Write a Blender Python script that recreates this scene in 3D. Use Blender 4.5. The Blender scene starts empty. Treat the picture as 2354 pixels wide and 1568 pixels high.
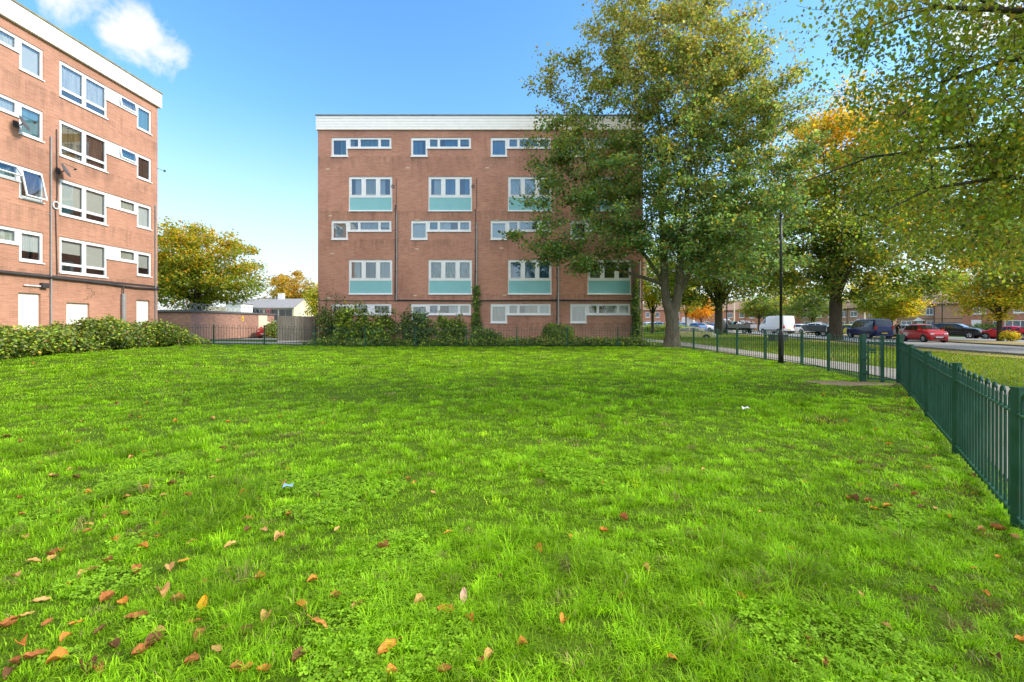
import bpy, math, random
import numpy as np
from mathutils import Vector, noise as mnoise

# ------------------------------------------------------------------ camera, sky, sun, exposure
SC = bpy.context.scene
COL = SC.collection
F = 1046.0 / 2354.0            # focal length over picture width
EYE = 1.5
cam = bpy.data.cameras.new("camera")
cam.sensor_width = 36.0
cam.lens = 36.0 * F
cam.clip_start = 0.05
cam.clip_end = 5000.0
cam.shift_y = -39.0 / 2354.0
camo = bpy.data.objects.new("camera", cam)
camo.location = (0, 0, EYE)
camo.rotation_euler = (math.radians(90), 0, 0)
COL.objects.link(camo)
SC.camera = camo

SUN_EL = math.radians(34)
SUN_AZ = math.radians(95)       # clockwise from +Y: the sun stands to the right, a little beyond the flats
SUN_DIR = Vector((math.sin(SUN_AZ) * math.cos(SUN_EL), math.cos(SUN_AZ) * math.cos(SUN_EL), math.sin(SUN_EL)))
sun = bpy.data.lights.new("sun", 'SUN')
sun.energy = 1.85
sun.angle = math.radians(14)
sun.color = (1.0, 0.91, 0.78)
suno = bpy.data.objects.new("sun", sun)
suno.rotation_euler = SUN_DIR.to_track_quat('Z', 'Y').to_euler()
suno.location = (60, 10, 60)
COL.objects.link(suno)

SC.view_settings.view_transform = 'Standard'
SC.view_settings.look = 'None'
SC.view_settings.exposure = 1.36
SC.view_settings.gamma = 1.0
SC.cycles.max_bounces = 7
SC.cycles.diffuse_bounces = 3
SC.cycles.glossy_bounces = 3
SC.cycles.transmission_bounces = 4
SC.cycles.transparent_max_bounces = 10
SC.cycles.caustics_reflective = False
SC.cycles.caustics_refractive = False
SC.cycles.sample_clamp_indirect = 6.0


def N(nt, kind, **kw):
    n = nt.nodes.new(kind)
    for k, v in kw.items():
        if k.startswith('i_'):
            n.inputs[k[2:].replace('_', ' ')].default_value = v
        else:
            setattr(n, k, v)
    return n


def math_node(nt, op, a, b=None, clamp=False):
    n = nt.nodes.new('ShaderNodeMath')
    n.operation = op
    n.use_clamp = clamp
    for i, v in enumerate((a, b)):
        if v is None:
            continue
        if isinstance(v, (int, float)):
            n.inputs[i].default_value = v
        else:
            nt.links.new(v, n.inputs[i])
    return n.outputs[0]


def mix_col(nt, fac, a, b, blend='MIX'):
    n = nt.nodes.new('ShaderNodeMix')
    n.data_type = 'RGBA'
    n.blend_type = blend
    for sock, v in ((n.inputs[0], fac), (n.inputs[6], a), (n.inputs[7], b)):
        if isinstance(v, (int, float)):
            sock.default_value = v
        elif isinstance(v, tuple):
            sock.default_value = v if len(v) == 4 else (*v, 1)
        else:
            nt.links.new(v, sock)
    return n.outputs[2]


def ramp(nt, fac, stops):
    n = nt.nodes.new('ShaderNodeValToRGB')
    el = n.color_ramp.elements
    while len(el) < len(stops):
        el.new(0.5)
    for e, (p, c) in zip(el, stops):
        e.position = p
        e.color = (c, c, c, 1) if isinstance(c, (int, float)) else (*c, 1)
    nt.links.new(fac, n.inputs[0])
    return n.outputs[0]


def noise_tex(nt, vec, scale, detail=4, rough=0.55, dist=0.0):
    n = nt.nodes.new('ShaderNodeTexNoise')
    n.inputs['Scale'].default_value = scale
    n.inputs['Detail'].default_value = detail
    n.inputs['Roughness'].default_value = rough
    n.inputs['Distortion'].default_value = dist
    if vec is not None:
        nt.links.new(vec, n.inputs['Vector'])
    return n.outputs[0]


world = bpy.data.worlds.new("World")
SC.world = world
world.use_nodes = True
wt = world.node_tree
wt.nodes.clear()
wout = N(wt, 'ShaderNodeOutputWorld')
bg = N(wt, 'ShaderNodeBackground')
bg.inputs['Strength'].default_value = 0.15
sky = N(wt, 'ShaderNodeTexSky', sky_type='NISHITA', sun_disc=False)
sky.sun_elevation = SUN_EL
sky.sun_rotation = SUN_AZ
sky.air_density = 1.0
sky.dust_density = 0.4
sky.ozone_density = 2.2
hs = N(wt, 'ShaderNodeHueSaturation')
hs.inputs['Saturation'].default_value = 1.22
wt.links.new(sky.outputs[0], hs.inputs['Color'])
geo = N(wt, 'ShaderNodeTexCoord')
dirv = geo.outputs['Generated']


def blob(d, r0, r1):
    v = Vector(d).normalized()
    n = N(wt, 'ShaderNodeVectorMath', operation='DISTANCE')
    wt.links.new(dirv, n.inputs[0])
    n.inputs[1].default_value = v
    mr = N(wt, 'ShaderNodeMapRange', interpolation_type='SMOOTHSTEP')
    wt.links.new(n.outputs['Value'], mr.inputs[0])
    mr.inputs[1].default_value = r0
    mr.inputs[2].default_value = r1
    mr.inputs[3].default_value = 1.0
    mr.inputs[4].default_value = 0.0
    return mr.outputs[0]


cl_n = noise_tex(wt, dirv, 11.0, 9, 0.62, 0.5)
cl_a = math_node(wt, 'MAXIMUM', blob((-.83, 1, .635), 0.0, .078), blob((-.765, 1, .595), 0.0, .062))
cl_a = math_node(wt, 'MAXIMUM', cl_a, blob((-1.0, 1, .775), 0.0, .10))
cl_b = math_node(wt, 'MAXIMUM', blob((1.02, 1, .70), .0, .12), blob((-1.4, .2, .5), .1, .5))
cl = math_node(wt, 'MULTIPLY', math_node(wt, 'MAXIMUM', cl_a, cl_b), 1.05)
cl = math_node(wt, 'ADD', cl, math_node(wt, 'MULTIPLY', math_node(wt, 'SUBTRACT', cl_n, 0.52), 3.2))
cl = ramp(wt, cl, [(0.30, 0.0), (0.62, 0.5), (1.0, 1.0)])
cl = math_node(wt, 'MULTIPLY', cl, math_node(wt, 'MULTIPLY', math_node(wt, 'MAXIMUM', cl_a, cl_b), 1.9, True), True)
sepw = N(wt, 'ShaderNodeSeparateXYZ')
wt.links.new(dirv, sepw.inputs[0])
hz = N(wt, 'ShaderNodeMapRange', interpolation_type='SMOOTHSTEP')        # thin bright haze low over the horizon
wt.links.new(sepw.outputs[2], hz.inputs[0])
hz.inputs[1].default_value = .42
hz.inputs[2].default_value = -.04
hz.inputs[3].default_value = 0.0
hz.inputs[4].default_value = .92
skyb = mix_col(wt, 1.0, hs.outputs[0], (.96, .99, .965), 'MULTIPLY')
skyc = mix_col(wt, hz.outputs[0], skyb, (2.45, 2.58, 2.74))
skyc = mix_col(wt, cl, skyc, (2.75, 2.82, 2.88))
back = N(wt, 'ShaderNodeMapRange', interpolation_type='SMOOTHSTEP')      # bright broken cloud added unseen behind the camera to light the facades
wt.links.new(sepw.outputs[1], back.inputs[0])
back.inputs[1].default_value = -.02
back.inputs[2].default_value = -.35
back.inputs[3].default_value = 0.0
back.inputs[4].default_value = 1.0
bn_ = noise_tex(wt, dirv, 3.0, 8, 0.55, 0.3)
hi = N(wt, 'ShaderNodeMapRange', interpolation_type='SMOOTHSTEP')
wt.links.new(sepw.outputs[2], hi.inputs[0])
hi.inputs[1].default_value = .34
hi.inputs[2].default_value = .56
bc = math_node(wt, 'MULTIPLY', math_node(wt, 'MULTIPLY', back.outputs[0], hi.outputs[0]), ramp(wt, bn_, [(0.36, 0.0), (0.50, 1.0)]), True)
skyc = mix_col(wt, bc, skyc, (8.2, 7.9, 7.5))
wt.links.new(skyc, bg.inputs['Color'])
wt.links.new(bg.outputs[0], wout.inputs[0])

# ------------------------------------------------------------------ helpers
rng = np.random.default_rng(7)
random.seed(7)


def smooth(a, b, x):
    t = np.clip((np.asarray(x, float) - a) / (b - a), 0, 1)
    return t * t * (3 - 2 * t)


def H(x, y):
    """height of the ground"""
    x = np.asarray(x, float)
    y = np.asarray(y, float)
    zl = .01 * np.clip(y, -5, 27) - .027 * np.clip(y - 30, 0, 12) + .14 * smooth(-8, -17, x) * smooth(8, 20, y)
    zr = .2 - .012 * (np.clip(x, 9, 60) - 9) + .004 * (np.clip(y, 0, 90) - 15)
    w = smooth(6, 16, x)
    return zl * (1 - w) + zr * w


def h(x, y):
    return float(H(x, y))


def at(px, Y):
    """x of picture column px (2354 px wide photograph) at distance Y"""
    return (px - 1177.0) / 1046.0 * Y


def zat(py, Y):
    return EYE + (745.0 - py) / 1046.0 * Y


def mesh_np(name, V, Fs, mats, parent=None, col=None, midx=None, smooth_shade=False):
    """V (n,3); Fs list of (m,k) int arrays (one per polygon size)"""
    me = bpy.data.meshes.new(name)
    V = np.asarray(V, np.float32)
    Fs = [np.asarray(f, np.int32) for f in Fs if len(f)]
    me.vertices.add(len(V))
    me.vertices.foreach_set('co', V.ravel())
    nl = sum(f.size for f in Fs)
    npoly = sum(len(f) for f in Fs)
    me.loops.add(nl)
    me.polygons.add(npoly)
    me.loops.foreach_set('vertex_index', np.concatenate([f.ravel() for f in Fs]))
    starts, tot, s = [], [], 0
    for f in Fs:
        k = f.shape[1]
        starts.append(s + np.arange(len(f)) * k)
        tot.append(np.full(len(f), k))
        s += f.size
    me.polygons.foreach_set('loop_start', np.concatenate(starts).astype(np.int32))
    me.polygons.foreach_set('loop_total', np.concatenate(tot).astype(np.int32))
    if midx is not None:
        me.polygons.foreach_set('material_index', np.asarray(midx, np.int32))
    if smooth_shade:
        me.polygons.foreach_set('use_smooth', np.ones(npoly, bool))
    for m in (mats if isinstance(mats, (list, tuple)) else [mats]):
        me.materials.append(m)
    if col is not None:
        a = me.attributes.new('Col', 'FLOAT_COLOR', 'POINT')
        c = np.ones((len(V), 4), np.float32)
        c[:, :3] = col
        a.data.foreach_set('color', c.ravel())
    me.update(calc_edges=True)
    me.validate()
    o = bpy.data.objects.new(name, me)
    COL.objects.link(o)
    if parent is not None:
        o.parent = parent
    return o


class MB:
    """collects shapes and links them as ONE mesh object"""

    def __init__(self):
        self.v, self.f, self.m, self.cur = [], [], [], 0

    def add(self, vs, fs):
        b = len(self.v)
        self.v.extend([tuple(map(float, p)) for p in vs])
        for q in fs:
            self.f.append(tuple(b + i for i in q))
            self.m.append(self.cur)
        return self

    def box(self, x0, x1, y0, y1, z0, z1):
        return self.add([(x0, y0, z0), (x1, y0, z0), (x1, y1, z0), (x0, y1, z0), (x0, y0, z1), (x1, y0, z1), (x1, y1, z1), (x0, y1, z1)],
                        [(0, 3, 2, 1), (4, 5, 6, 7), (0, 1, 5, 4), (1, 2, 6, 5), (2, 3, 7, 6), (3, 0, 4, 7)])

    def quad(self, a, b, c, d):
        return self.add([a, b, c, d], [(0, 1, 2, 3)])

    def tube(self, pts, rad, k=8, cap=True):
        pts = [Vector(p) for p in pts]
        rs = rad if isinstance(rad, (list, tuple)) else [rad] * len(pts)
        rings = []
        for i, p in enumerate(pts):
            d = (pts[min(i + 1, len(pts) - 1)] - pts[max(i - 1, 0)])
            d = d.normalized() if d.length > 1e-9 else Vector((0, 0, 1))
            ref = Vector((0, 0, 1)) if abs(d.z) < .9 else Vector((1, 0, 0))
            a = d.cross(ref).normalized()
            b = d.cross(a)
            rings.append([p + (a * math.cos(t) + b * math.sin(t)) * rs[i] for t in [2 * math.pi * j / k for j in range(k)]])
        vs = [q for r in rings for q in r]
        fs = []
        for i in range(len(pts) - 1):
            for j in range(k):
                fs.append((i * k + j, i * k + (j + 1) % k, (i + 1) * k + (j + 1) % k, (i + 1) * k + j))
        if cap:
            fs.append(tuple(range(k - 1, -1, -1)))
            fs.append(tuple((len(pts) - 1) * k + j for j in range(k)))
        return self.add(vs, fs)

    def lathe(self, prof, cx=0, cy=0, k=16, axis='z'):
        vs, fs = [], []
        for (r, z) in prof:
            for j in range(k):
                t = 2 * math.pi * j / k
                if axis == 'z':
                    vs.append((cx + r * math.cos(t), cy + r * math.sin(t), z))
                else:
                    vs.append((cx + r * math.cos(t), z, cy + r * math.sin(t)))
        for i in range(len(prof) - 1):
            for j in range(k):
                fs.append((i * k + j, i * k + (j + 1) % k, (i + 1) * k + (j + 1) % k, (i + 1) * k + j))
        fs.append(tuple(range(k - 1, -1, -1)))
        fs.append(tuple((len(prof) - 1) * k + j for j in range(k)))
        return self.add(vs, fs)

    def prism(self, poly, y0, y1):
        """polygon in x,z extruded along y"""
        n = len(poly)
        vs = [(p[0], y0, p[1]) for p in poly] + [(p[0], y1, p[1]) for p in poly]
        fs = [tuple(range(n)), tuple(range(2 * n - 1, n - 1, -1))]
        for i in range(n):
            j = (i + 1) % n
            fs.append((i, i + n, j + n, j))
        return self.add(vs, fs)

    def cells(self, us, zs, solid, y0, depth):
        """sheet in x,z made of the solid cells of a grid, its edges turned back by depth"""
        us = sorted(set(round(u, 4) for u in us))
        zs = sorted(set(round(z, 4) for z in zs))
        nu, nz = len(us) - 1, len(zs) - 1
        g = [[solid((us[i] + us[i + 1]) / 2, (zs[j] + zs[j + 1]) / 2) for j in range(nz)] for i in range(nu)]
        y1 = y0 + depth
        S = lambda i, j: 0 <= i < nu and 0 <= j < nz and g[i][j]
        for i in range(nu):
            for j in range(nz):
                if not g[i][j]:
                    continue
                a, b, c, d = us[i], us[i + 1], zs[j], zs[j + 1]
                self.quad((a, y0, c), (b, y0, c), (b, y0, d), (a, y0, d))
                if not S(i - 1, j):
                    self.quad((a, y1, c), (a, y0, c), (a, y0, d), (a, y1, d))
                if not S(i + 1, j):
                    self.quad((b, y0, c), (b, y1, c), (b, y1, d), (b, y0, d))
                if not S(i, j - 1):
                    self.quad((a, y1, c), (b, y1, c), (b, y0, c), (a, y0, c))
                if not S(i, j + 1):
                    self.quad((a, y0, d), (b, y0, d), (b, y1, d), (a, y1, d))
        return self

    def build(self, name, mats, parent=None, smooth_shade=False, loc=None):
        me = bpy.data.meshes.new(name)
        me.from_pydata(self.v, [], self.f)
        for m in (mats if isinstance(mats, (list, tuple)) else [mats]):
            me.materials.append(m)
        me.polygons.foreach_set('material_index', self.m)
        if smooth_shade:
            me.polygons.foreach_set('use_smooth', [True] * len(self.f))
        me.update()
        o = bpy.data.objects.new(name, me)
        COL.objects.link(o)
        if parent is not None:
            o.parent = parent
        if loc is not None:
            o.location = loc
        return o


def bevel(o, w=0.01, seg=2):
    m = o.modifiers.new('bevel', 'BEVEL')
    m.width = w
    m.segments = seg
    m.limit_method = 'ANGLE'
    m.angle_limit = math.radians(40)
    return o


def tag(o, label=None, cat=None, group=None, kind=None):
    if label:
        o['label'] = label
    if cat:
        o['category'] = cat
    if group:
        o['group'] = group
    if kind:
        o['kind'] = kind
    return o


def thing(name, label, cat, loc=(0, 0, 0), rz=0.0, group=None):
    o = bpy.data.objects.new(name, None)
    o.empty_display_size = .3
    COL.objects.link(o)
    o.location = loc
    o.rotation_euler = (0, 0, rz)
    return tag(o, label, cat, group)


def copy_tree(o, parent=None):
    c = o.copy()
    COL.objects.link(c)
    c.parent = parent
    for ch in list(o.children):
        copy_tree(ch, c)
    return c


# ------------------------------------------------------------------ materials
def new_mat(name):
    m = bpy.data.materials.new(name)
    m.use_nodes = True
    nt = m.node_tree
    nt.nodes.clear()
    out = nt.nodes.new('ShaderNodeOutputMaterial')
    return m, nt, out


def principled(nt, out, base=None, rough=0.6, metal=0.0, spec=0.4, bump=None, bump_s=0.1, bump_d=0.01):
    b = nt.nodes.new('ShaderNodeBsdfPrincipled')
    b.inputs['Roughness'].default_value = rough
    b.inputs['Metallic'].default_value = metal
    b.inputs['Specular IOR Level'].default_value = spec
    if base is not None:
        if isinstance(base, tuple):
            b.inputs['Base Color'].default_value = (*base, 1)
        else:
            nt.links.new(base, b.inputs['Base Color'])
    if bump is not None:
        bn = nt.nodes.new('ShaderNodeBump')
        bn.inputs['Strength'].default_value = bump_s
        bn.inputs['Distance'].default_value = bump_d
        nt.links.new(bump, bn.inputs['Height'])
        nt.links.new(bn.outputs[0], b.inputs['Normal'])
    nt.links.new(b.outputs[0], out.inputs[0])
    return b


def obj_coord(nt):
    return nt.nodes.new('ShaderNodeTexCoord').outputs['Object']


def mat_plain(name, c, rough=0.6, metal=0.0, var=0.12, scale=3.0, spec=0.4, bump=0.0, coat=0.0):
    m, nt, out = new_mat(name)
    n = noise_tex(nt, obj_coord(nt), scale, 5, 0.6)
    lo = tuple(max(0, x * (1 - var)) for x in c)
    hi = tuple(min(1, x * (1 + var)) for x in c)
    base = mix_col(nt, ramp(nt, n, [(0.3, 0.0), (0.7, 1.0)]), lo, hi)
    b = principled(nt, out, base, rough, metal, spec, n if bump else None, bump, 0.01)
    if coat:
        b.inputs['Coat Weight'].default_value = coat
        b.inputs['Coat Roughness'].default_value = 0.06
    return m


def mat_brick(name, c1, c2, mortar, stain=0.35, scale=1.0, sills=()):
    m, nt, out = new_mat(name)
    oc = obj_coord(nt)
    sep = nt.nodes.new('ShaderNodeSeparateXYZ')
    nt.links.new(oc, sep.inputs[0])
    comb = nt.nodes.new('ShaderNodeCombineXYZ')
    nt.links.new(math_node(nt, 'ADD', sep.outputs[0], sep.outputs[1]), comb.inputs[0])
    nt.links.new(sep.outputs[2], comb.inputs[1])
    br = nt.nodes.new('ShaderNodeTexBrick')
    br.inputs['Scale'].default_value = scale
    br.inputs['Brick Width'].default_value = 0.225
    br.inputs['Row Height'].default_value = 0.075
    br.inputs['Mortar Size'].default_value = 0.007
    br.inputs['Mortar Smooth'].default_value = 0.3
    br.inputs['Bias'].default_value = -0.1
    br.inputs['Color1'].default_value = (*c1, 1)
    br.inputs['Color2'].default_value = (*c2, 1)
    br.inputs['Mortar'].default_value = (*mortar, 1)
    nt.links.new(comb.outputs[0], br.inputs['Vector'])
    # rows of slightly different firing and long soft weather stains
    mp = nt.nodes.new('ShaderNodeMapping')
    mp.inputs['Scale'].default_value = (1.5, 11, 1)
    nt.links.new(comb.outputs[0], mp.inputs[0])
    n1 = noise_tex(nt, mp.outputs[0], 1.3, 4, 0.6)
    c = mix_col(nt, ramp(nt, n1, [(0.40, 0.0), (0.62, 1.0)]), br.outputs[0], mix_col(nt, 0.5, br.outputs[0], (.62, .33, .22)))
    n2 = noise_tex(nt, comb.outputs[0], 0.42, 6, 0.62)
    c = mix_col(nt, math_node(nt, 'MULTIPLY', ramp(nt, n2, [(0.45, 0.0), (0.75, 1.0)]), stain), c, tuple(x * .45 for x in c1))
    mp2 = nt.nodes.new('ShaderNodeMapping')
    mp2.inputs['Scale'].default_value = (2.2, 0.35, 1)
    nt.links.new(comb.outputs[0], mp2.inputs[0])
    n3 = noise_tex(nt, mp2.outputs[0], 1.1, 5, 0.6)
    c = mix_col(nt, math_node(nt, 'MULTIPLY', ramp(nt, n3, [(0.56, 0.0), (0.8, 1.0)]), stain), c, tuple(x * .4 for x in c1))
    if sills:                                          # dirt washed down the wall below the window sills
        acc = None
        for s in sills:
            mr = nt.nodes.new('ShaderNodeMapRange')
            nt.links.new(sep.outputs[2], mr.inputs[0])
            for k_, v_ in ((1, s - 1.05), (2, s), (3, 0.0), (4, 1.0)):
                mr.inputs[k_].default_value = v_
            a_ = math_node(nt, 'MULTIPLY', mr.outputs[0], math_node(nt, 'LESS_THAN', sep.outputs[2], s + .02))
            acc = a_ if acc is None else math_node(nt, 'MAXIMUM', acc, a_)
        n4 = noise_tex(nt, mp2.outputs[0], 1.9, 6, 0.65)
        acc = math_node(nt, 'MULTIPLY', acc, ramp(nt, n4, [(0.42, 0.0), (0.68, 1.0)]))
        c = mix_col(nt, math_node(nt, 'MULTIPLY', acc, .55), c, (.13, .085, .06))
    principled(nt, out, c, 0.85, 0, 0.2, br.outputs[1], -0.25, 0.006)
    return m


def mat_leaf(name, transl=0.42, rough=0.42, spec=.45):
    m, nt, out = new_mat(name)
    a = nt.nodes.new('ShaderNodeAttribute')
    a.attribute_name = 'Col'
    p = nt.nodes.new('ShaderNodeBsdfPrincipled')
    p.inputs['Roughness'].default_value = rough
    p.inputs['Specular IOR Level'].default_value = spec
    nt.links.new(a.outputs[0], p.inputs['Base Color'])
    t = nt.nodes.new('ShaderNodeBsdfTranslucent')
    tc = mix_col(nt, 1.0, a.outputs[0], (1.55, 1.45, 0.75), 'MULTIPLY')
    nt.links.new(tc, t.inputs[0])
    mx = nt.nodes.new('ShaderNodeMixShader')
    mx.inputs[0].default_value = transl
    nt.links.new(p.outputs[0], mx.inputs[1])
    nt.links.new(t.outputs[0], mx.inputs[2])
    nt.links.new(mx.outputs[0], out.inputs[0])
    return m


def mat_bark(name, c, c2):
    m, nt, out = new_mat(name)
    oc = obj_coord(nt)
    mp = nt.nodes.new('ShaderNodeMapping')
    mp.inputs['Scale'].default_value = (3.0, 3.0, 0.8)
    nt.links.new(oc, mp.inputs[0])
    n = noise_tex(nt, mp.outputs[0], 3.0, 8, 0.7, 0.6)
    n2 = noise_tex(nt, oc, 1.2, 3)
    base = mix_col(nt, ramp(nt, n, [(0.35, 0.0), (0.65, 1.0)]), c, c2)
    base = mix_col(nt, math_node(nt, 'MULTIPLY', ramp(nt, n2, [(0.5, 0.0), (0.75, 1.0)]), .5), base, (.09, .105, .045))
    principled(nt, out, base, 0.9, 0, 0.15, n, 0.7, 0.04)
    return m


def mat_glass(name, tint=(.85, .92, .93), refl=0.16):
    m, nt, out = new_mat(name)
    t = nt.nodes.new('ShaderNodeBsdfTransparent')
    t.inputs[0].default_value = (*tint, 1)
    g = nt.nodes.new('ShaderNodeBsdfGlossy')
    g.inputs['Roughness'].default_value = 0.015
    g.inputs['Color'].default_value = (.95, .98, 1, 1)
    fr = nt.nodes.new('ShaderNodeFresnel')
    fr.inputs[0].default_value = 1.5
    n = noise_tex(nt, obj_coord(nt), 1.3, 2)
    bn = nt.nodes.new('ShaderNodeBump')
    bn.inputs['Strength'].default_value = 0.04
    bn.inputs['Distance'].default_value = 0.05
    nt.links.new(n, bn.inputs['Height'])
    nt.links.new(bn.outputs[0], g.inputs['Normal'])
    fac = math_node(nt, 'ADD', fr.outputs[0], refl, True)
    mx = nt.nodes.new('ShaderNodeMixShader')
    nt.links.new(fac, mx.inputs[0])
    nt.links.new(t.outputs[0], mx.inputs[1])
    nt.links.new(g.outputs[0], mx.inputs[2])
    nt.links.new(mx.outputs[0], out.inputs[0])
    return m


def mat_cloth(name, c, c2, scale=14.0):
    """hanging curtain: streaks down the cloth paint in fold shade, and real stripes"""
    m, nt, out = new_mat(name)
    mp = nt.nodes.new('ShaderNodeMapping')
    mp.inputs['Scale'].default_value = (1, 1, 0.08)
    nt.links.new(obj_coord(nt), mp.inputs[0])
    n = noise_tex(nt, mp.outputs[0], scale, 3, 0.5)
    base = mix_col(nt, ramp(nt, n, [(0.4, 0.0), (0.62, 1.0)]), c, c2)
    principled(nt, out, base, 0.9, 0, 0.1)
    return m


def mat_worn_paint(name, c, faded, rust):
    """old gloss paint: chalky in places, chipped to rust in small spots"""
    m, nt, out = new_mat(name)
    oc = obj_coord(nt)
    n1 = noise_tex(nt, oc, 3.5, 5, 0.65)
    n2 = noise_tex(nt, oc, 28.0, 4, 0.6)
    base = mix_col(nt, ramp(nt, n1, [(0.45, 0.0), (0.75, 1.0)]), c, faded)
    chip = ramp(nt, n2, [(0.66, 0.0), (0.70, 1.0)])
    base = mix_col(nt, chip, base, rust)
    b = principled(nt, out, base, 0.34, 0, 0.5, n2, 0.15, 0.004)
    nt.links.new(ramp(nt, n1, [(0.3, 0.25), (0.8, 0.55)]), b.inputs['Roughness'])
    return m


def mat_ground():
    m, nt, out = new_mat("ground_grass")
    oc = obj_coord(nt)
    n1 = noise_tex(nt, oc, 0.35, 5, 0.6)
    n2 = noise_tex(nt, oc, 9.0, 6, 0.75)
    base = mix_col(nt, ramp(nt, n1, [(0.3, 0.0), (0.7, 1.0)]), (.07, .125, .006), (.11, .185, .008))
    base = mix_col(nt, ramp(nt, n2, [(0.35, 0.0), (0.7, 1.0)]), mix_col(nt, .55, base, (.03, .06, .008)), base)
    n3 = noise_tex(nt, oc, 1.1, 6, 0.7)
    base = mix_col(nt, math_node(nt, 'MULTIPLY', ramp(nt, n3, [(0.60, 0.0), (0.78, 1.0)]), .5), base, (.14, .11, .035))
    principled(nt, out, base, 0.95, 0, 0.1, n2, 0.6, 0.03)
    return m


def mat_asphalt(name, c, c2, patch=(.2, .17, .12), amt=0.0):
    m, nt, out = new_mat(name)
    oc = obj_coord(nt)
    n = noise_tex(nt, oc, 40.0, 3, 0.7)
    n2 = noise_tex(nt, oc, 0.5, 5, 0.6)
    base = mix_col(nt, n, c, c2)
    base = mix_col(nt, math_node(nt, 'MULTIPLY', ramp(nt, n2, [(0.4, 0.0), (0.7, 1.0)]), .35), base, tuple(x * .6 for x in c))
    if amt:
        n3 = noise_tex(nt, oc, 2.5, 7, 0.75)
        base = mix_col(nt, math_node(nt, 'MULTIPLY', ramp(nt, n3, [(0.5, 0.0), (0.65, 1.0)]), amt), base, patch)
    principled(nt, out, base, 0.85, 0, 0.3, n, 0.2, 0.005)
    return m


def mat_wood(name, c, c2):
    m, nt, out = new_mat(name)
    oc = obj_coord(nt)
    mp = nt.nodes.new('ShaderNodeMapping')
    mp.inputs['Scale'].default_value = (8.0, 8.0, 0.5)
    nt.links.new(oc, mp.inputs[0])
    n = noise_tex(nt, mp.outputs[0], 1.6, 6, 0.65)
    base = mix_col(nt, ramp(nt, n, [(0.3, 0.0), (0.7, 1.0)]), c, c2)
    principled(nt, out, base, 0.9, 0, 0.15, n, 0.3, 0.01)
    return m


M = {}
M['brick_flats'] = mat_brick("brick_flats", (.45, .215, .155), (.37, .165, .118), (.48, .31, .24), .50, 1.0, (1.3, 6.52, 11.72, 3.1, 8.31))
M['brick_side'] = mat_brick("brick_left_flats", (.47, .235, .155), (.39, .185, .12), (.50, .32, .23), .46, 1.0, (11.3, 8.75, 6.2, 3.7))
M['brick_garage'] = mat_brick("brick_garage", (.30, .17, .12), (.22, .12, .085), (.33, .24, .19), .5)
M['brick_brown'] = mat_brick("brick_brown", (.30, .20, .13), (.25, .165, .11), (.32, .25, .18), .2)
M['brick_red'] = mat_brick("brick_red", (.38, .16, .10), (.31, .12, .075), (.36, .24, .18), .2)
M['white_upvc'] = mat_plain("white_upvc", (.80, .81, .82), .35, var=.03, spec=.5)
M['white_board'] = mat_plain("white_board", (.84, .83, .80), .55, var=.04)
M['board'] = mat_wood("painted_board", (.80, .79, .75), (.86, .85, .82))
M['turquoise'] = mat_plain("turquoise_panel", (.23, .50, .53), .35, var=.05, scale=1.2)
M['roof_felt'] = mat_plain("roof_felt", (.10, .10, .10), .9, var=.2)
M['coping'] = mat_plain("coping", (.17, .17, .16), .8, var=.35, scale=2)
M['moss'] = mat_plain("mossy_coping", (.26, .24, .13), .9, var=.3, scale=4)
M['dark_pipe'] = mat_plain("dark_pipe", (.055, .05, .05), .5, var=.3)
M['grey_pipe'] = mat_plain("grey_pipe", (.30, .30, .30), .5, var=.15)
M['grey_metal'] = mat_plain("grey_metal", (.28, .29, .30), .45, .3, var=.15)
M['room_dark'] = mat_plain("room_dark_sheet", (.05, .047, .045), .95, var=.3, scale=.7)  # near-black colour stands in for the darkness inside the rooms
M['glass'] = mat_glass("window_glass", refl=.15)
M['glass_far'] = mat_plain("far_window_glass", (.16, .20, .23), .06, var=.35, scale=.8, spec=.8)
M['fence'] = mat_worn_paint("green_fence_paint", (.008, .062, .036), (.022, .10, .062), (.07, .036, .018))
M['black_paint'] = mat_plain("black_column_paint", (.018, .018, .019), .42, var=.3)
M['asphalt'] = mat_asphalt("road_asphalt", (.27, .26, .25), (.34, .33, .32))
M['path'] = mat_asphalt("path_surface", (.30, .265, .225), (.38, .34, .29), (.12, .12, .04), .35)
M['concrete'] = mat_asphalt("forecourt_concrete", (.36, .34, .30), (.44, .42, .37), (.16, .17, .05), .35)
M['litter_verge'] = mat_asphalt("leaf_strewn_verge", (.30, .21, .055), (.38, .27, .075), (.13, .20, .03), .75)
M['kerb'] = mat_plain("kerb_stone", (.17, .165, .155), .9, var=.2)
M['marking'] = mat_plain("road_paint", (.75, .75, .72), .7, var=.15, scale=9)
M['earth'] = mat_asphalt("trodden_earth", (.30, .20, .12), (.38, .265, .165), (.13, .15, .03), .55)
M['fence_wood'] = mat_wood("weathered_boards", (.20, .165, .125), (.36, .31, .25))
M['roof_tile'] = mat_plain("brown_roof_tile", (.27, .17, .12), .85, var=.25, scale=5)
M['roof_slate'] = mat_plain("grey_roof_slate", (.27, .265, .26), .85, var=.2, scale=4)
M['cream'] = mat_plain("cream_render", (.72, .62, .42), .85, var=.06)
M['white_render'] = mat_plain("white_render", (.82, .81, .78), .85, var=.05)
M['tyre'] = mat_plain("tyre_rubber", (.02, .02, .021), .8, var=.2)
M['rim'] = mat_plain("wheel_rim", (.35, .36, .37), .3, .8, var=.15)
M['car_glass'] = mat_plain("car_glass", (.02, .025, .028), .05, var=.3, spec=.8)
M['trim'] = mat_plain("black_plastic", (.022, .022, .024), .6, var=.2)
M['chrome'] = mat_plain("lamp_glass", (.72, .74, .76), .15, .3, var=.1)
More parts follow.
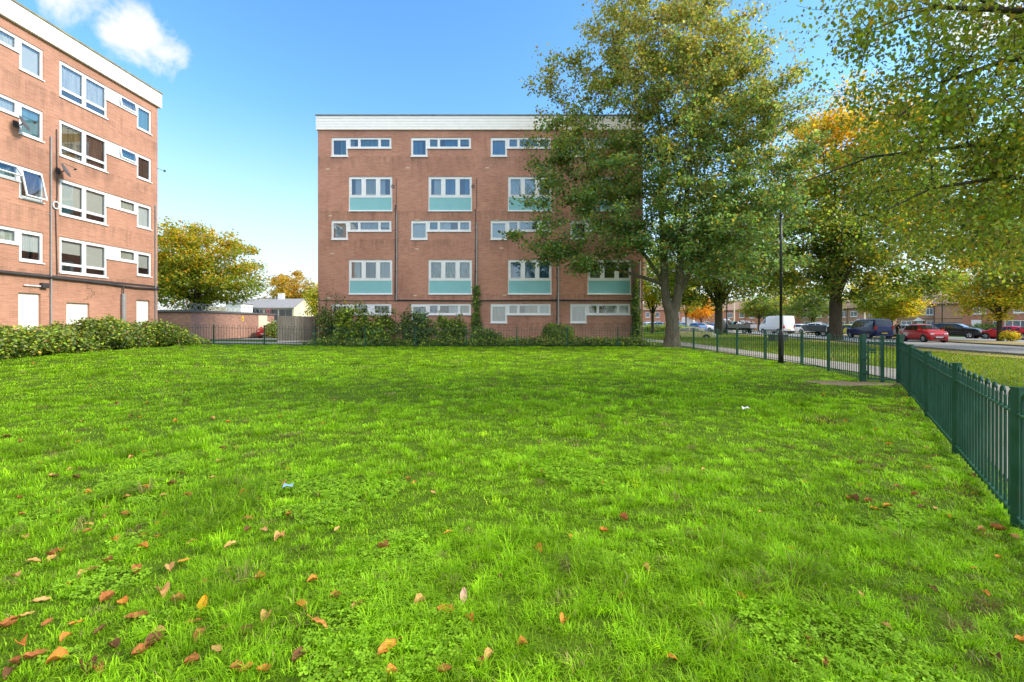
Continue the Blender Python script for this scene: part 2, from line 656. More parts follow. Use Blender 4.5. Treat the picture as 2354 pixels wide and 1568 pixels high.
M['red_lamp'] = mat_plain("red_lamp_glass", (.5, .02, .015), .2, var=.1)
M['plate_y'] = mat_plain("yellow_plate", (.75, .55, .06), .5, var=.1, scale=30)
M['plate_w'] = mat_plain("white_plate", (.75, .75, .73), .5, var=.1, scale=30)
M['leaf'] = mat_leaf("leaf", .5)
M['leaf_dull'] = mat_leaf("leaf_matt", .28, .6)
M['grass_blade'] = mat_leaf("grass_blade", .34, .5, .18)
M['dry_leaf'] = mat_leaf("dry_leaf", .12, .75, .12)
M['bark'] = mat_bark("grey_bark", (.095, .078, .056), (.20, .17, .125))
M['bark_dark'] = mat_bark("dark_bark", (.055, .045, .032), (.10, .082, .058))
M['twig'] = mat_bark("twig_bark", (.07, .055, .042), (.12, .10, .08))
M['ground'] = mat_ground()


def mat_car(name, c):
    k = 'car_' + name
    if k not in M:
        M[k] = mat_plain("car_paint_" + name, c, .30, .0, var=.04, spec=.35, coat=.35)
    return M[k]

# ------------------------------------------------------------------ ground, paths, road
def drape(name, pts_l, pts_r, off, mat, nu=6, step=1.0):
    """strip between two polylines laid on the ground"""
    def resample(p):
        p = np.asarray(p, float)
        s = np.r_[0, np.cumsum(np.hypot(*np.diff(p, axis=0).T))]
        return p, s
    pl, sl = resample(pts_l)
    pr, sr = resample(pts_r)
    n = max(2, int(max(sl[-1], sr[-1]) / step) + 1)
    t = np.linspace(0, 1, n)
    L = np.c_[np.interp(t * sl[-1], sl, pl[:, 0]), np.interp(t * sl[-1], sl, pl[:, 1])]
    R = np.c_[np.interp(t * sr[-1], sr, pr[:, 0]), np.interp(t * sr[-1], sr, pr[:, 1])]
    w = np.linspace(0, 1, nu + 1)
    P = L[:, None] * (1 - w[None, :, None]) + R[:, None] * w[None, :, None]
    V = np.c_[P.reshape(-1, 2), H(P[..., 0], P[..., 1]).ravel() + off]
    i, j = np.meshgrid(np.arange(n - 1), np.arange(nu), indexing='ij')
    a = (i * (nu + 1) + j).ravel()
    Fq = np.c_[a, a + 1, a + nu + 2, a + nu + 1]
    return mesh_np(name, V, [Fq], mat)


def offset_line(p, d):
    """polyline moved sideways, to the right of its direction"""
    p = np.asarray(p, float)
    t = np.gradient(p, axis=0)
    t /= np.linalg.norm(t, axis=1)[:, None]
    return p + np.c_[t[:, 1], -t[:, 0]] * d


def smooth_line(p, n=60):
    p = np.asarray(p, float)
    for _ in range(4):
        q = [p[0]]
        for a, b in zip(p[:-1], p[1:]):
            q += [a * .75 + b * .25, a * .25 + b * .75]
        q.append(p[-1])
        p = np.asarray(q)
    s = np.r_[0, np.cumsum(np.hypot(*np.diff(p, axis=0).T))]
    t = np.linspace(0, s[-1], n)
    return np.c_[np.interp(t, s, p[:, 0]), np.interp(t, s, p[:, 1])]


gx = np.unique(np.r_[-1500, -700, -350, -200, -140, np.arange(-100, 5, 2.5), np.arange(5, 20, .75), np.arange(20, 101, 2.5), 140, 200, 350, 700, 1500])
gy = np.unique(np.r_[-600, -200, -80, -40, np.arange(-20, 45, 1.0), np.arange(45, 140, 2.5), 180, 250, 400, 800, 1600])
X, Yg = np.meshgrid(gx, gy, indexing='ij')
V = np.c_[X.ravel(), Yg.ravel(), H(X, Yg).ravel()]
i, j = np.meshgrid(np.arange(len(gx) - 1), np.arange(len(gy) - 1), indexing='ij')
a = (i * len(gy) + j).ravel()
ground = mesh_np('ground', V, [np.c_[a, a + len(gy), a + len(gy) + 1, a + 1]], M['ground'], smooth_shade=True)
tag(ground, kind='structure')

ROAD = smooth_line([(22, -25), (25.5, 5), (27.5, 22), (30.6, 36), (34.2, 50), (37, 65), (37.5, 82), (33, 112), (24, 160)], 120)
road = drape('road', offset_line(ROAD, -4.6), offset_line(ROAD, 4.6), .03, M['asphalt'], 8)
tag(road, kind='structure')
mk = MB()
for k in range(2, 112, 3):
    p0, p1 = ROAD[k], ROAD[k] + (ROAD[k + 1] - ROAD[k]) * 1.1
    d = (p1 - p0) / np.linalg.norm(p1 - p0)
    nrm = np.array((d[1], -d[0])) * .06
    q = [p0 - nrm, p0 + nrm, p1 + nrm, p1 - nrm]
    mk.add([(x, y, h(x, y) + .042) for x, y in q], [(0, 1, 2, 3)])
mk.build('lane_markings', M['marking'], road)
kb = MB()
for sgn in (-4.6, 4.6):
    for k in range(0, 118):
        A0, A1 = offset_line(ROAD, sgn)[k], offset_line(ROAD, sgn)[k + 1]
        B0, B1 = offset_line(ROAD, sgn + math.copysign(.16, sgn))[k], offset_line(ROAD, sgn + math.copysign(.16, sgn))[k + 1]
        z = [h(*p) for p in (A0, A1, B1, B0)]
        kb.add([(A0[0], A0[1], z[0]), (A1[0], A1[1], z[1]), (B1[0], B1[1], z[2]), (B0[0], B0[1], z[3])] +
               [(A0[0], A0[1], z[0] + .13), (A1[0], A1[1], z[1] + .13), (B1[0], B1[1], z[2] + .13), (B0[0], B0[1], z[3] + .13)],
               [(4, 5, 6, 7), (0, 1, 5, 4), (2, 3, 7, 6)])
tag(kb.build('kerb', M['kerb']), kind='structure')
verge = drape('verge', offset_line(ROAD, 4.8), offset_line(ROAD, 11.5), .05, M['litter_verge'], 6)
tag(verge, kind='structure')
srv = drape('service_road', offset_line(ROAD, 11.5), offset_line(ROAD, 20.5), .04, M['asphalt'], 6)
tag(srv, kind='structure')
near_verge = drape('near_verge', offset_line(ROAD, -6.6), offset_line(ROAD, -4.8), .035, M['litter_verge'], 2)
tag(near_verge, kind='structure')

PATHC = smooth_line([(1.0, -2.0), (4.75, 2.95), (9.5, 9.3), (10.55, 11.4), (10.5, 16), (10.4, 25), (10.9, 34), (12.5, 60)], 80)
path = drape('path', offset_line(PATHC, -.88), offset_line(PATHC, .88), .022, M['path'], 3, .7)
tag(path, kind='structure')
fpath = drape('footpath', [(-19, 25.9), (-10, 25.9)], [(-20, 28.0), (-12.2, 27.4)], .02, M['concrete'], 3, .8)
tag(fpath, kind='structure')
court = drape('forecourt', [(-26, 36), (-24.5, 80)], [(-13, 36), (-10, 80)], .03, M['concrete'], 8, 2)
tag(court, kind='structure')


def blob_sheet(name, cx, cy, rx, ry, off, mat, rot=0, n=90, seed=1):
    r = random.Random(seed)
    ph = [r.uniform(0, 6.28) for _ in range(4)]
    vs, fs = [(cx, cy, h(cx, cy) + off)], []
    for ring in (.5, 1.0):
        for k in range(n):
            t = 2 * math.pi * k / n
            rr = ring * (1 + .13 * math.sin(3 * t + ph[0]) + .1 * math.sin(5 * t + ph[1]) + .09 * math.sin(9 * t + ph[2]) + .06 * math.sin(17 * t + ph[3]))
            x, y = rx * rr * math.cos(t), ry * rr * math.sin(t)
            x, y = cx + x * math.cos(rot) - y * math.sin(rot), cy + x * math.sin(rot) + y * math.cos(rot)
            vs.append((x, y, h(x, y) + off))
    for k in range(n):
        k2 = (k + 1) % n
        fs.append((0, 1 + k, 1 + k2))
        fs.append((1 + k, 1 + n + k, 1 + n + k2, 1 + k2))
    return MB().add(vs, fs).build(name, mat)


DIRT = (7.85, 10.6, .95, .42, -.25)
tag(blob_sheet('earth_patch', *DIRT[:4], .012, M['earth'], DIRT[4]), kind='structure')

# ------------------------------------------------------------------ the two blocks of flats
M['cur'] = {
    'white': mat_cloth("net_white", (.80, .82, .82), (.88, .89, .88), 6.0),
    'cream': mat_cloth("curtain_cream", (.60, .58, .48), (.74, .72, .62), 9.0),
    'grey': mat_cloth("net_grey", (.46, .48, .49), (.62, .64, .64), 8.0),
    'teal': mat_cloth("net_teal_sky_tint", (.10, .27, .33), (.18, .38, .43), 7.0),  # teal net, its colour also carrying sky reflected in the panes
    'blue': mat_cloth("curtain_sky_blue", (.06, .22, .42), (.12, .33, .55), 6.0),  # blue cloth, also painted in for blue sky mirrored by the glass
    'stripe': mat_cloth("curtain_striped", (.10, .15, .12), (.52, .58, .52), 26.0),
    'brown': mat_cloth("curtain_brown", (.10, .055, .04), (.17, .10, .07)),
    'gold': mat_cloth("curtain_gold", (.22, .15, .06), (.36, .26, .12)),
    'blind': mat_plain("roller_blind", (.66, .64, .58), .8, var=.04),
    'dim': mat_plain("dim_net", (.12, .13, .13), .9, var=.2),
}


def curtain(win, u0, u1, z0, z1, kind, y=.14, wav=True):
    if kind is None:
        return
    mb = MB()
    n = 24 if wav and kind != 'blind' else 1
    pts = []
    for k in range(n + 1):
        u = u0 + (u1 - u0) * k / n
        pts.append((u, y + (.018 * math.sin(k * 2.1) if n > 1 else 0)))
    for k in range(n):
        mb.quad((pts[k][0], pts[k][1], z0), (pts[k + 1][0], pts[k + 1][1], z0), (pts[k + 1][0], pts[k + 1][1], z1), (pts[k][0], pts[k][1], z1))
    mb.build('blind' if kind == 'blind' else 'curtain', M['cur'][kind], win)


def inside(r, u, z):
    return r[0] < u < r[1] and r[2] < z < r[3]


def make_window(parent, outer, panes, curtains, y=.035, name='window', panels=(), ajar=()):
    """outer: rectangles making up the frame; panes: glazed rectangles; panels: solid infill rectangles"""
    holes = list(panes) + list(panels)
    us = [v for r in list(outer) + holes for v in r[:2]]
    zs = [v for r in list(outer) + holes for v in r[2:4]]
    mb = MB()
    mb.cells(us, zs, lambda u, z: any(inside(r, u, z) for r in outer) and not any(inside(r, u, z) for r in holes), y, .07)
    for r in panes:                                    # the sash of each light stands a little proud
        s = .03
        a = (r[0] - .012, r[1] + .012, r[2] - .012, r[3] + .012)
        b = (r[0] + s, r[1] - s, r[2] + s, r[3] - s)
        mb.cells([a[0], a[1], b[0], b[1]], [a[2], a[3], b[2], b[3]], lambda u, z: not inside(b, u, z), y - .012, .06)
    w = mb.build(name, M['white_upvc'], parent)
    for k, r in enumerate(panes):
        MB().quad((r[0], y + .03, r[2]), (r[1], y + .03, r[2]), (r[1], y + .03, r[3]), (r[0], y + .03, r[3])).build('pane', M['glass'], w)
    for r in panels:
        MB().box(r[0], r[1], y + .012, y + .05, r[2], r[3]).build('spandrel_panel', M[r[4]], w)
    lo = min(r[2] for r in outer)
    for r in outer:                                    # sill under each leg of the frame
        if not any(o is not r and abs(o[3] - r[2]) < .01 and o[0] < r[1] and o[1] > r[0] for o in outer):
            MB().box(r[0] - .03, r[1] + .03, -.05, y - .016, r[2] - .035, r[2] + .012).build('sill', M['white_upvc'], w)
    for c in curtains:
        curtain(w, *c)
    return w


def partial_curtain(r_, p, kd):
    """most curtains are drawn right across, some hang open at one side or are half raised"""
    a, b, c, d = p[0] - .03, p[1] + .03, p[2] - .04, p[3] + .04
    k = r_.random()
    if k < .16:
        b = a + (b - a) * r_.uniform(.45, .8)
    elif k < .30:
        a = b - (b - a) * r_.uniform(.45, .8)
    elif k < .42:
        c = c + (d - c) * r_.uniform(.2, .5)
    return (a, b, c, d, kd, .14 + .05 * r_.random())


# --- the block facing the lawn
BX, BY, BZ = -12.16, 28.5, .27
flats = thing('apartment_block', 'brown brick block of flats with turquoise panels under its windows, facing across the lawn', 'apartment block', (BX, BY, BZ))
W_, HW, DEP = 20.36, 13.38, 9.0
PIT = 4.986
TOPS = [2.50, 5.26, 7.72, 10.47, 12.92]
openings, wins = [], []
LCUR = [[('white', None, 'dim', 'cream'), ('grey', 'blue', 'grey', 'grey'), ('white', 'cream', 'white', 'grey'), ('teal', 'grey', 'teal', 'teal')],
        [('teal', 'blue', None, 'cream'), ('white', 'teal', 'white', 'grey'), ('cream', 'grey', 'white', 'cream'), ('blue', 'teal', 'blue', 'teal')],
        [('cream', 'cream', 'cream', 'white'), ('white', 'blind', 'white', 'teal'), ('grey', 'cream', 'dim', 'white'), ('blue', 'blue', 'blue', 'teal')],
        [('cream', 'grey', 'cream', 'grey'), ('white', 'grey', 'dim', 'grey'), ('dim', 'dim', 'dim', 'dim'), ('dim', 'blue', 'dim', 'teal')]]
DCUR = [[('grey', 'dim', 'grey'), ('white', 'cream', 'white')], [('stripe', 'stripe', 'stripe'), ('white', 'blue', 'blue')],
        [('blue', 'blue', 'blue'), ('white', 'white', 'dim')], [('dim', None, 'dim'), ('grey', 'grey', 'cream')]]
for b in range(4):
    u = b * PIT
    for r, T in enumerate(TOPS):
        rw = random.Random(b * 10 + r)
        if r % 2 == 0:
            tall = (u + .845, u + 1.88, T - 1.2, T)
            strip = (u + 1.88, u + 4.605, T - .69, T)
            openings += [tall, strip]
            z1, z0 = T - .09, T - .60
            pt = (u + .94, u + 1.79, T - 1.11, T - .15)
            panes = [pt, (u + 2.0, u + 2.54, z0, z1), (u + 2.63, u + 3.81, z0, z1), (u + 3.90, u + 4.51, z0, z1)]
            if b == 0 and r == 0:
                panes = [pt, (u + 2.28, u + 3.12, z0, z1), (u + 3.55, u + 4.50, z0, z1)]
            kinds = LCUR[b][{0: 0, 2: 1, 4: 3}[r]] if not (r == 2 and b == 1) else LCUR[1][1]
            cu = [partial_curtain(rw, p, kd) for p, kd in zip(panes, kinds) if kd]
            if b == 1 and r == 0:
                cu.append((u + 3.2, u + 3.86, z0 - .04, z1 + .04, 'white'))
            wins.append(([tall, strip], panes, cu, ()))
        else:
            box = (u + 1.935, u + 4.66, T - 2.16, T)
            openings.append(box)
            wf = (box[0], box[1], T - 1.27, T)
            panes = [(u + 2.07, u + 2.76, T - 1.17, T - .13), (u + 2.97, u + 3.66, T - 1.17, T - .13), (u + 3.87, u + 4.55, T - 1.17, T - .13)]
            kinds = DCUR[b][r // 2]
            cu = [partial_curtain(rw, p, kd) for p, kd in zip(panes, kinds) if kd]
            wins.append(([box], panes, cu, [(box[0] + .055, box[1] - .055, T - 2.10, T - 1.31, 'turquoise')]))
us = [0, W_] + [v for o in openings for v in o[:2]]
zs = [-.6, HW] + [v for o in openings for v in o[2:]]
wall = MB()
wall.cells(us, zs, lambda u, z: not any(inside(o, u, z) for o in openings), 0, .11)
wall.quad((0, .11, -.6), (0, .11, HW), (0, DEP, HW), (0, DEP, -.6))
wall.quad((W_, .11, -.6), (W_, DEP, -.6), (W_, DEP, HW), (W_, .11, HW))
wall.quad((0, DEP, -.6), (0, DEP, HW), (W_, DEP, HW), (W_, DEP, -.6))
wall.build('wall', M['brick_flats'], flats)
MB().quad((.02, .62, -.5), (W_ - .02, .62, -.5), (W_ - .02, .62, HW - .02), (.02, .62, HW - .02)).build('dark_backing', M['room_dark'], flats)  # backing sheet with the rooms' darkness put into its colour
for o_, p_, c_, pn in wins:
    make_window(flats, o_, p_, c_, panels=pn)


def fascia(parent, u0, u1, dep, z0, z1, cap, boards=5, side=.09):
    mb = MB()
    hgt = (z1 - z0) / boards
    for k in range(boards):                            # shiplap boards round all four sides, each tipped out at its foot
        a, b = z0 + k * hgt, z0 + (k + 1) * hgt - .006
        o0, o1 = side, side - .007
        ring = lambda o, z: [(u0 - o, -o, z), (u1 + o, -o, z), (u1 + o, dep + o, z), (u0 - o, dep + o, z)]
        r0, r1, rt = ring(o0, a), ring(o1, b), ring(side - .016, b + .006)
        mb.add(r0 + r1, [(i, (i + 1) % 4, 4 + (i + 1) % 4, 4 + i) for i in range(4)])
        mb.add(r1 + rt, [(i, (i + 1) % 4, 4 + (i + 1) % 4, 4 + i) for i in range(4)])
    s = side - .03
    mb.quad((u0 - side, -side, z0), (u0 - side, dep + side, z0), (u1 + side, dep + side, z0), (u1 + side, -side, z0))
    f_ = mb.build('fascia', M['white_board'], parent)
    cp = MB()
    cp.box(u0 - side - .03, u1 + side + .03, -side - .03, dep + side + .03, z1 + .002, z1 + .07)
    for k in range(int((u1 - u0) / 2.4)):
        cp.box(u0 + k * 2.4, u0 + k * 2.4 + .06, -side - .035, .3, z1 + .003, z1 + .078)
    cp.build('roof_coping', cap, parent)
    return f_


fascia(flats, 0, W_, DEP, HW, HW + .86, M['coping'])
sb = MB()
sb.box(-.012, W_ + .012, -.012, .0, 2.66, 2.72)
sb.build('string_course', M['dark_pipe'], flats)
dp = MB()
dp.tube([(4.95, -.07, 8.2), (4.95, -.07, 2.7)], .035, 8)
dp.build('cable_duct', M['grey_pipe'], flats)
for k, (uu, zt, zb) in enumerate([(4.86, 8.7, 2.72), (9.86, 8.4, 2.7), (14.95, 5.0, -.3), (19.7, 5.2, -.3)]):
    t_ = MB()
    t_.tube([(uu, -.05, zt), (uu + .04, -.06, zt - 1.2), (uu - .03, -.05, zb + .2), (uu, -.05, zb)], .03, 6)
    for z in np.arange(zb + .5, zt, 1.3):
        t_.box(uu - .06, uu + .06, -.03, -.002, z, z + .05)
    t_.build('drain_pipe', M['dark_pipe'], flats)
for k, (uu, zt, zb) in enumerate([(9.95, 7.6, -.3), (15.06, 5.3, -.3), (20.15, 5.2, -.3)]):
    MB().tube([(uu, -.06, zt), (uu, -.06, zb)], .045, 8).build('drain_pipe', M['grey_pipe'], flats)
MB().tube([(4.86, -.06, 2.74), (9.5, -.055, 2.70), (14.9, -.06, 2.75), (20.3, -.055, 2.69)], .032, 6).build('cable_duct', M['dark_pipe'], flats)
for uu, zz in [(4.7, 9.85), (9.72, 9.86), (14.7, 9.85)]:
    tt = MB()
    tt.tube([(uu + .09 * math.cos(t), -.02, zz + .09 * math.sin(t)) for t in np.linspace(0, 6.28, 13)], .018, 5)
    tt.build('overflow_pipe', M['dark_pipe'], flats)
    MB().tube([(uu + .22, -.03, zz + .5), (uu + .22, -.03, zz - 1.4), (uu + .03, -.03, zz - 1.5)], .016, 5).build('cable', M['dark_pipe'], flats)
M['vent'] = mat_plain("pale_vent_brick", (.62, .50, .38), .9, var=.15)
for uu, zz in [(.62, 10.9), (5.62, 10.98), (10.6, 10.98), (.78, 7.98), (6.2, 7.7), (11.2, 7.7), (6.2, 5.9), (11.5, 5.95), (6.1, 2.98), (.7, 2.82), (11.7, 3.0), (16.3, 7.9), (.9, 5.6)]:
    MB().box(uu - .11, uu + .11, -.008, .02, zz, zz + .075).build('air_vent', M['vent'], flats)
MB().box(W_ + .09, W_ + .30, .2, .75, 4.2, 5.6).build('meter_cabinet', M['cream'], flats)

# --- the block on the left, seen along its front
TL = math.atan(.035)
LEN = 26.0
dirx, diry = math.sin(TL), math.cos(TL)                # along its front, away from the camera
cx, cy = -19.24, 24.7
flats2 = thing('apartment_block', 'sunlit orange brick block of flats with boarded white ground floor openings above the brambles',
               'apartment block', (cx - dirx * LEN, cy - diry * LEN, 0), math.pi / 2 - TL)
DEP2 = 10.0
U = lambda v: LEN - v                                  # distance from the far corner -> local x
T2 = [5.27, 7.77, 10.30, 12.85]
openings, wins = [], []
LC2 = [('blind', 'blind', 'blind', 'cream', 'dim', 'blind'), ('blind', 'blind', 'dim', 'cream', 'dim', 'white'), ('gold', 'brown', 'dim', 'teal', 'brown', 'brown'), ('grey', 'grey', 'teal', 'grey', 'grey', 'teal')]
for b in range(4):
    s = b * 5.42
    for r, T in enumerate(T2):
        tall = (U(s + 1.30), U(s + .41), T - 1.26, T)
        link = (U(s + 2.96), U(s + 1.30), T - .64, T)
        dbl = (U(s + 5.17), U(s + 2.96), T - 1.56, T)
        openings += [tall, link, dbl]
        tb = T - 1.14
        panes = [(tall[0] + .07, tall[1] - .07, T - 1.18, T - .12),
                 (U(s + 2.25), U(s + 1.40), T - .56, T - .10),
                 (dbl[0] + .07, dbl[0] + 1.045, tb, T - .11), (dbl[0] + .07, dbl[0] + 1.045, T - 1.49, tb - .05),
                 (dbl[0] + 1.165, dbl[1] - .07, tb, T - .11), (dbl[0] + 1.165, dbl[1] - .07, T - 1.49, tb - .05)]
        kd = LC2[(r + b) % 4] if b else LC2[r]
        cu = [(panes[0][0], panes[0][1], panes[0][2] + (.35 if r == 0 else 0), panes[0][3], kd[5]), (panes[1][0], panes[1][1], panes[1][2], panes[1][3], kd[3]),
              (panes[2][0], panes[2][1], (T - 1.46 if kd[0] in ('gold', 'brown') else tb + (.45 if r == 0 else 0)), panes[2][3], kd[0]),
              (panes[4][0], panes[4][1], (T - 1.46 if kd[1] in ('gold', 'brown') else tb), panes[4][3], kd[1])]
        wins.append(([tall, link, dbl], panes, cu, [(U(s + 2.88), U(s + 2.34), T - .56, T - .09, 'white_board')]))
boards = []
for b in range(4):
    s = b * 5.42
    boards += [(U(s + 1.33), U(s + .51), .3, 2.75), (U(s + 4.88), U(s + 3.84), 1.2, 2.44)]
openings2 = openings + boards
us = [0, LEN] + [v for o in openings2 for v in o[:2]]
zs = [-.6, 13.27] + [v for o in openings2 for v in o[2:]]
wall = MB()
wall.cells(us, zs, lambda u, z: not any(inside(o, u, z) for o in openings2), 0, .12)
wall.quad((0, .12, -.6), (0, .12, 13.27), (0, DEP2, 13.27), (0, DEP2, -.6))
wall.quad((LEN, .12, -.6), (LEN, DEP2, -.6), (LEN, DEP2, 13.27), (LEN, .12, 13.27))
wall.quad((0, DEP2, -.6), (0, DEP2, 13.27), (LEN, DEP2, 13.27), (LEN, DEP2, -.6))
wall.build('wall', M['brick_side'], flats2)
MB().quad((.02, .62, -.5), (LEN - .02, .62, -.5), (LEN - .02, .62, 13.2), (.02, .62, 13.2)).build('dark_backing', M['room_dark'], flats2)
for o_, p_, c_, pn in wins:
    make_window(flats2, o_, p_, c_, panels=pn)
for b_ in boards:
    MB().box(b_[0], b_[1], .10, .14, b_[2], b_[3]).build('window_board', M['board'], flats2)


def open_sash(win_parent, r, ang, y=.02):
    """top hung light standing open: frame and glass swung out about its head"""
    mb = MB()
    b = .05
    w_, h_ = r[1] - r[0], r[3] - r[2]
    mb.cells([0, b, w_ - b, w_], [-h_, -h_ + b, -b, 0], lambda u, z: not (b < u < w_ - b and -h_ + b < z < -b), -.02, .045)
    o = mb.build('open_sash', M['white_upvc'], win_parent, False, (r[0], y - .02, r[3]))
    o.rotation_euler = (-ang, 0, 0)
    MB().quad((b, 0, -h_ + b), (w_ - b, 0, -h_ + b), (w_ - b, 0, -b), (b, 0, -b)).build('pane', M['glass'], o)


s_ = 5.42
open_sash(flats2, (U(s_ + 1.25), U(s_ + .46), 7.77 - 1.2, 7.77 - .1), .22)
open_sash(flats2, (U(s_ + 2.28), U(s_ + 1.38), 7.77 - .58, 7.77 - .08), .62)
open_sash(flats2, (U(2.28), U(1.38), 12.85 - .58, 12.85 - .08), .16)
open_sash(flats2, (U(2.28), U(1.38), 10.30 - .58, 10.30 - .08), .16)
MB().tube([(LEN - .05, -.02, 9.95), (LEN + .28, -.05, 9.93), (LEN + .42, -.05, 9.98)], .012, 5).box(LEN + .38, LEN + .46, -.08, -.02, 9.9, 10.0).build('aerial', M['dark_pipe'], flats2)
fascia(flats2, 0, LEN, DEP2, 13.27, 14.02, M['moss'], 5, .14)
MB().box(-.02, LEN + .02, -.03, 0, 3.48, 3.56).build('string_course', M['dark_pipe'], flats2)
MB().tube([(0, -.09, 3.55), (LEN - 6, -.09, 3.47), (LEN - 3, -.08, 3.42), (LEN - 1.5, -.08, 3.36), (LEN, -.08, 3.40)], .05, 8).build('cable_duct', M['dark_pipe'], flats2)
for v, zt, zb, rr in [(5.56, 9.4, 0, .03), (2.19, 3.0, 0, .085), (.18, 7.9, 0, .03), (10.98, 9.6, 0, .045)]:
    d_ = MB()
    d_.tube([(U(v), -.02 - rr, zt), (U(v), -.02 - rr, zb)], rr, 10)
    for z in np.arange(zb + 1, zt, 1.7):
        d_.box(U(v) - rr - .03, U(v) + rr + .03, -.02, -.001, z, z + .05)
    d_.build('drain_pipe', M['grey_pipe'], flats2)
MB().tube([(U(2.19), -.1, 3.42), (U(2.2), -.1, 3.0)], .03, 6).build('cable', M['dark_pipe'], flats2)
MB().tube([(U(5.32), -.03, 9.8), (U(5.30), -.04, 7.0), (U(5.36), -.03, 6.3), (U(5.30), -.04, 3.6)], .02, 5).build('cable', M['dark_pipe'], flats2)
MB().tube([(U(5.36) + .12 * math.cos(t), -.05, 6.55 + .15 * math.sin(t)) for t in np.linspace(0, 6.28, 14)], .03, 5).build('cable_coil', M['white_upvc'], flats2)
MB().box(LEN + .05, LEN + .28, .35, .9, 4.3, 5.15).build('meter_cabinet', M['cream'], flats2)
MB().box(U(5.98), U(5.72), -.14, -.005, 2.99, 3.2).build('lamp_box', M['dark_pipe'], flats2)
MB().tube([(U(5.98), -.05, 3.05), (U(6.6), -.05, 3.05)], .03, 6).build('cable_duct', M['white_upvc'], flats2)
ck = MB()
cpts = [(3.95, 3.3), (3.95, 3.12), (3.75, 3.12), (3.75, 2.98), (3.6, 2.98), (3.6, 2.86), (3.74, 2.86), (3.74, 2.74), (3.95, 2.74), (3.95, 2.63), (4.1, 2.63), (4.1, 2.55)]
for (a_, za), (b_, zb) in zip(cpts[:-1], cpts[1:]):
    ck.box(min(U(a_), U(b_)) - .008, max(U(a_), U(b_)) + .008, -.002, .004, min(za, zb) - .008, max(za, zb) + .008)
ck.build('wall_crack', M['dark_pipe'], flats2)


M['dish'] = mat_plain("dish_grey", (.13, .13, .13), .5, .2, var=.2)


def dish(label, parent, v, z, yaw):
    """satellite dish on a wall bracket, in the wall's own directions"""
    loc = parent.matrix_basis @ Vector((U(v), 0, z))
    d = thing('satellite_dish', label, 'satellite dish', loc, parent.rotation_euler.z)
    mb = MB()
    n, k = 6, 22
    ax = Vector((math.sin(yaw) * .9, -math.cos(yaw) * .9, .42)).normalized()
    a = ax.cross(Vector((0, 0, 1))).normalized()
    b = ax.cross(a)
    c = Vector((0, -.36, .02))
    vs, fs = [c - ax * .05], []
    for i in range(1, n + 1):
        r = .27 * i / n
        for j in range(k):
            t = 2 * math.pi * j / k
            vs.append(c + a * r * math.cos(t) + b * r * 1.12 * math.sin(t) + ax * (r * r * .75 - .05))
    for j in range(k):
        fs.append((0, 1 + j, 1 + (j + 1) % k))
    for i in range(n - 1):
        for j in range(k):
            fs.append((1 + i * k + j, 1 + i * k + (j + 1) % k, 1 + (i + 1) * k + (j + 1) % k, 1 + (i + 1) * k + j))
    o = mb.add(vs, fs).build('reflector', M['dish'], d, True)
    sm = o.modifiers.new('thickness', 'SOLIDIFY')
    sm.thickness = .012
    MB().box(-.09, .09, -.02, 0, -.12, .12).tube([(0, -.01, 0), (0, -.2, -.05), c - ax * .06], .022, 6).build('bracket', M['dark_pipe'], d)
    f_ = c + ax * .36 + b * .05
    MB().tube([c - b * .30 + ax * .05, f_], .012, 5).build('feed_arm', M['dark_pipe'], d)
    MB().tube([f_, f_ - ax * .1], [.045, .03], 8).build('receiver', M['dark_pipe'], d)
    return d


dish('grey satellite dish above a white blinded window of the left block, beside its downpipe', flats2, 5.25, 8.05, .5)
dish('satellite dish overlapping a second-from-top floor window near the left picture edge', flats2, 6.85, 9.35, .5)

# ------------------------------------------------------------------ fences and gate
FH = 1.08


def bow_panel(p0, p1, pitch, rb, name='railing', FH=FH):
    """bow-topped bars between two posts; p0,p1 are ground points"""
    p0, p1 = Vector(p0), Vector(p1)
    L = (p1 - p0).xy.length
    d = (p1 - p0) / L
    n = max(1, int(round((L - .1) / pitch / 2)))
    pit = (L - .06) / (2 * n)
    mb = MB()
    k = 6
    for q in range(n):
        u0 = .03 + (2 * q + .5) * pit
        u1 = u0 + pit
        P = lambda u, z: p0 + d * u + Vector((0, 0, z))
        top = FH - .02
        pts = [P(u0, .04)] + [P((u0 + u1) / 2 - math.cos(t) * pit / 2, top - pit / 2 + math.sin(t) * pit / 2) for t in np.linspace(0, math.pi, 7)] + [P(u1, .04)]
        mb.tube(pts, rb, k)
    side = Vector((-d.y, d.x, 0)).normalized()
    for z in (.10, FH - .17):
        a, b = p0 + Vector((0, 0, z)), p1 + Vector((0, 0, z))
        w, t_ = .02, .012
        vs = []
        for e in (a, b):
            for sx, sz in ((-w, -t_ / 2), (w, -t_ / 2), (w, t_ / 2), (-w, t_ / 2)):
                vs.append(e + side * sx + Vector((0, 0, sz)))
        mb.add(vs, [(0, 1, 2, 3), (7, 6, 5, 4), (0, 4, 5, 1), (1, 5, 6, 2), (2, 6, 7, 3), (3, 7, 4, 0)])
    return mb


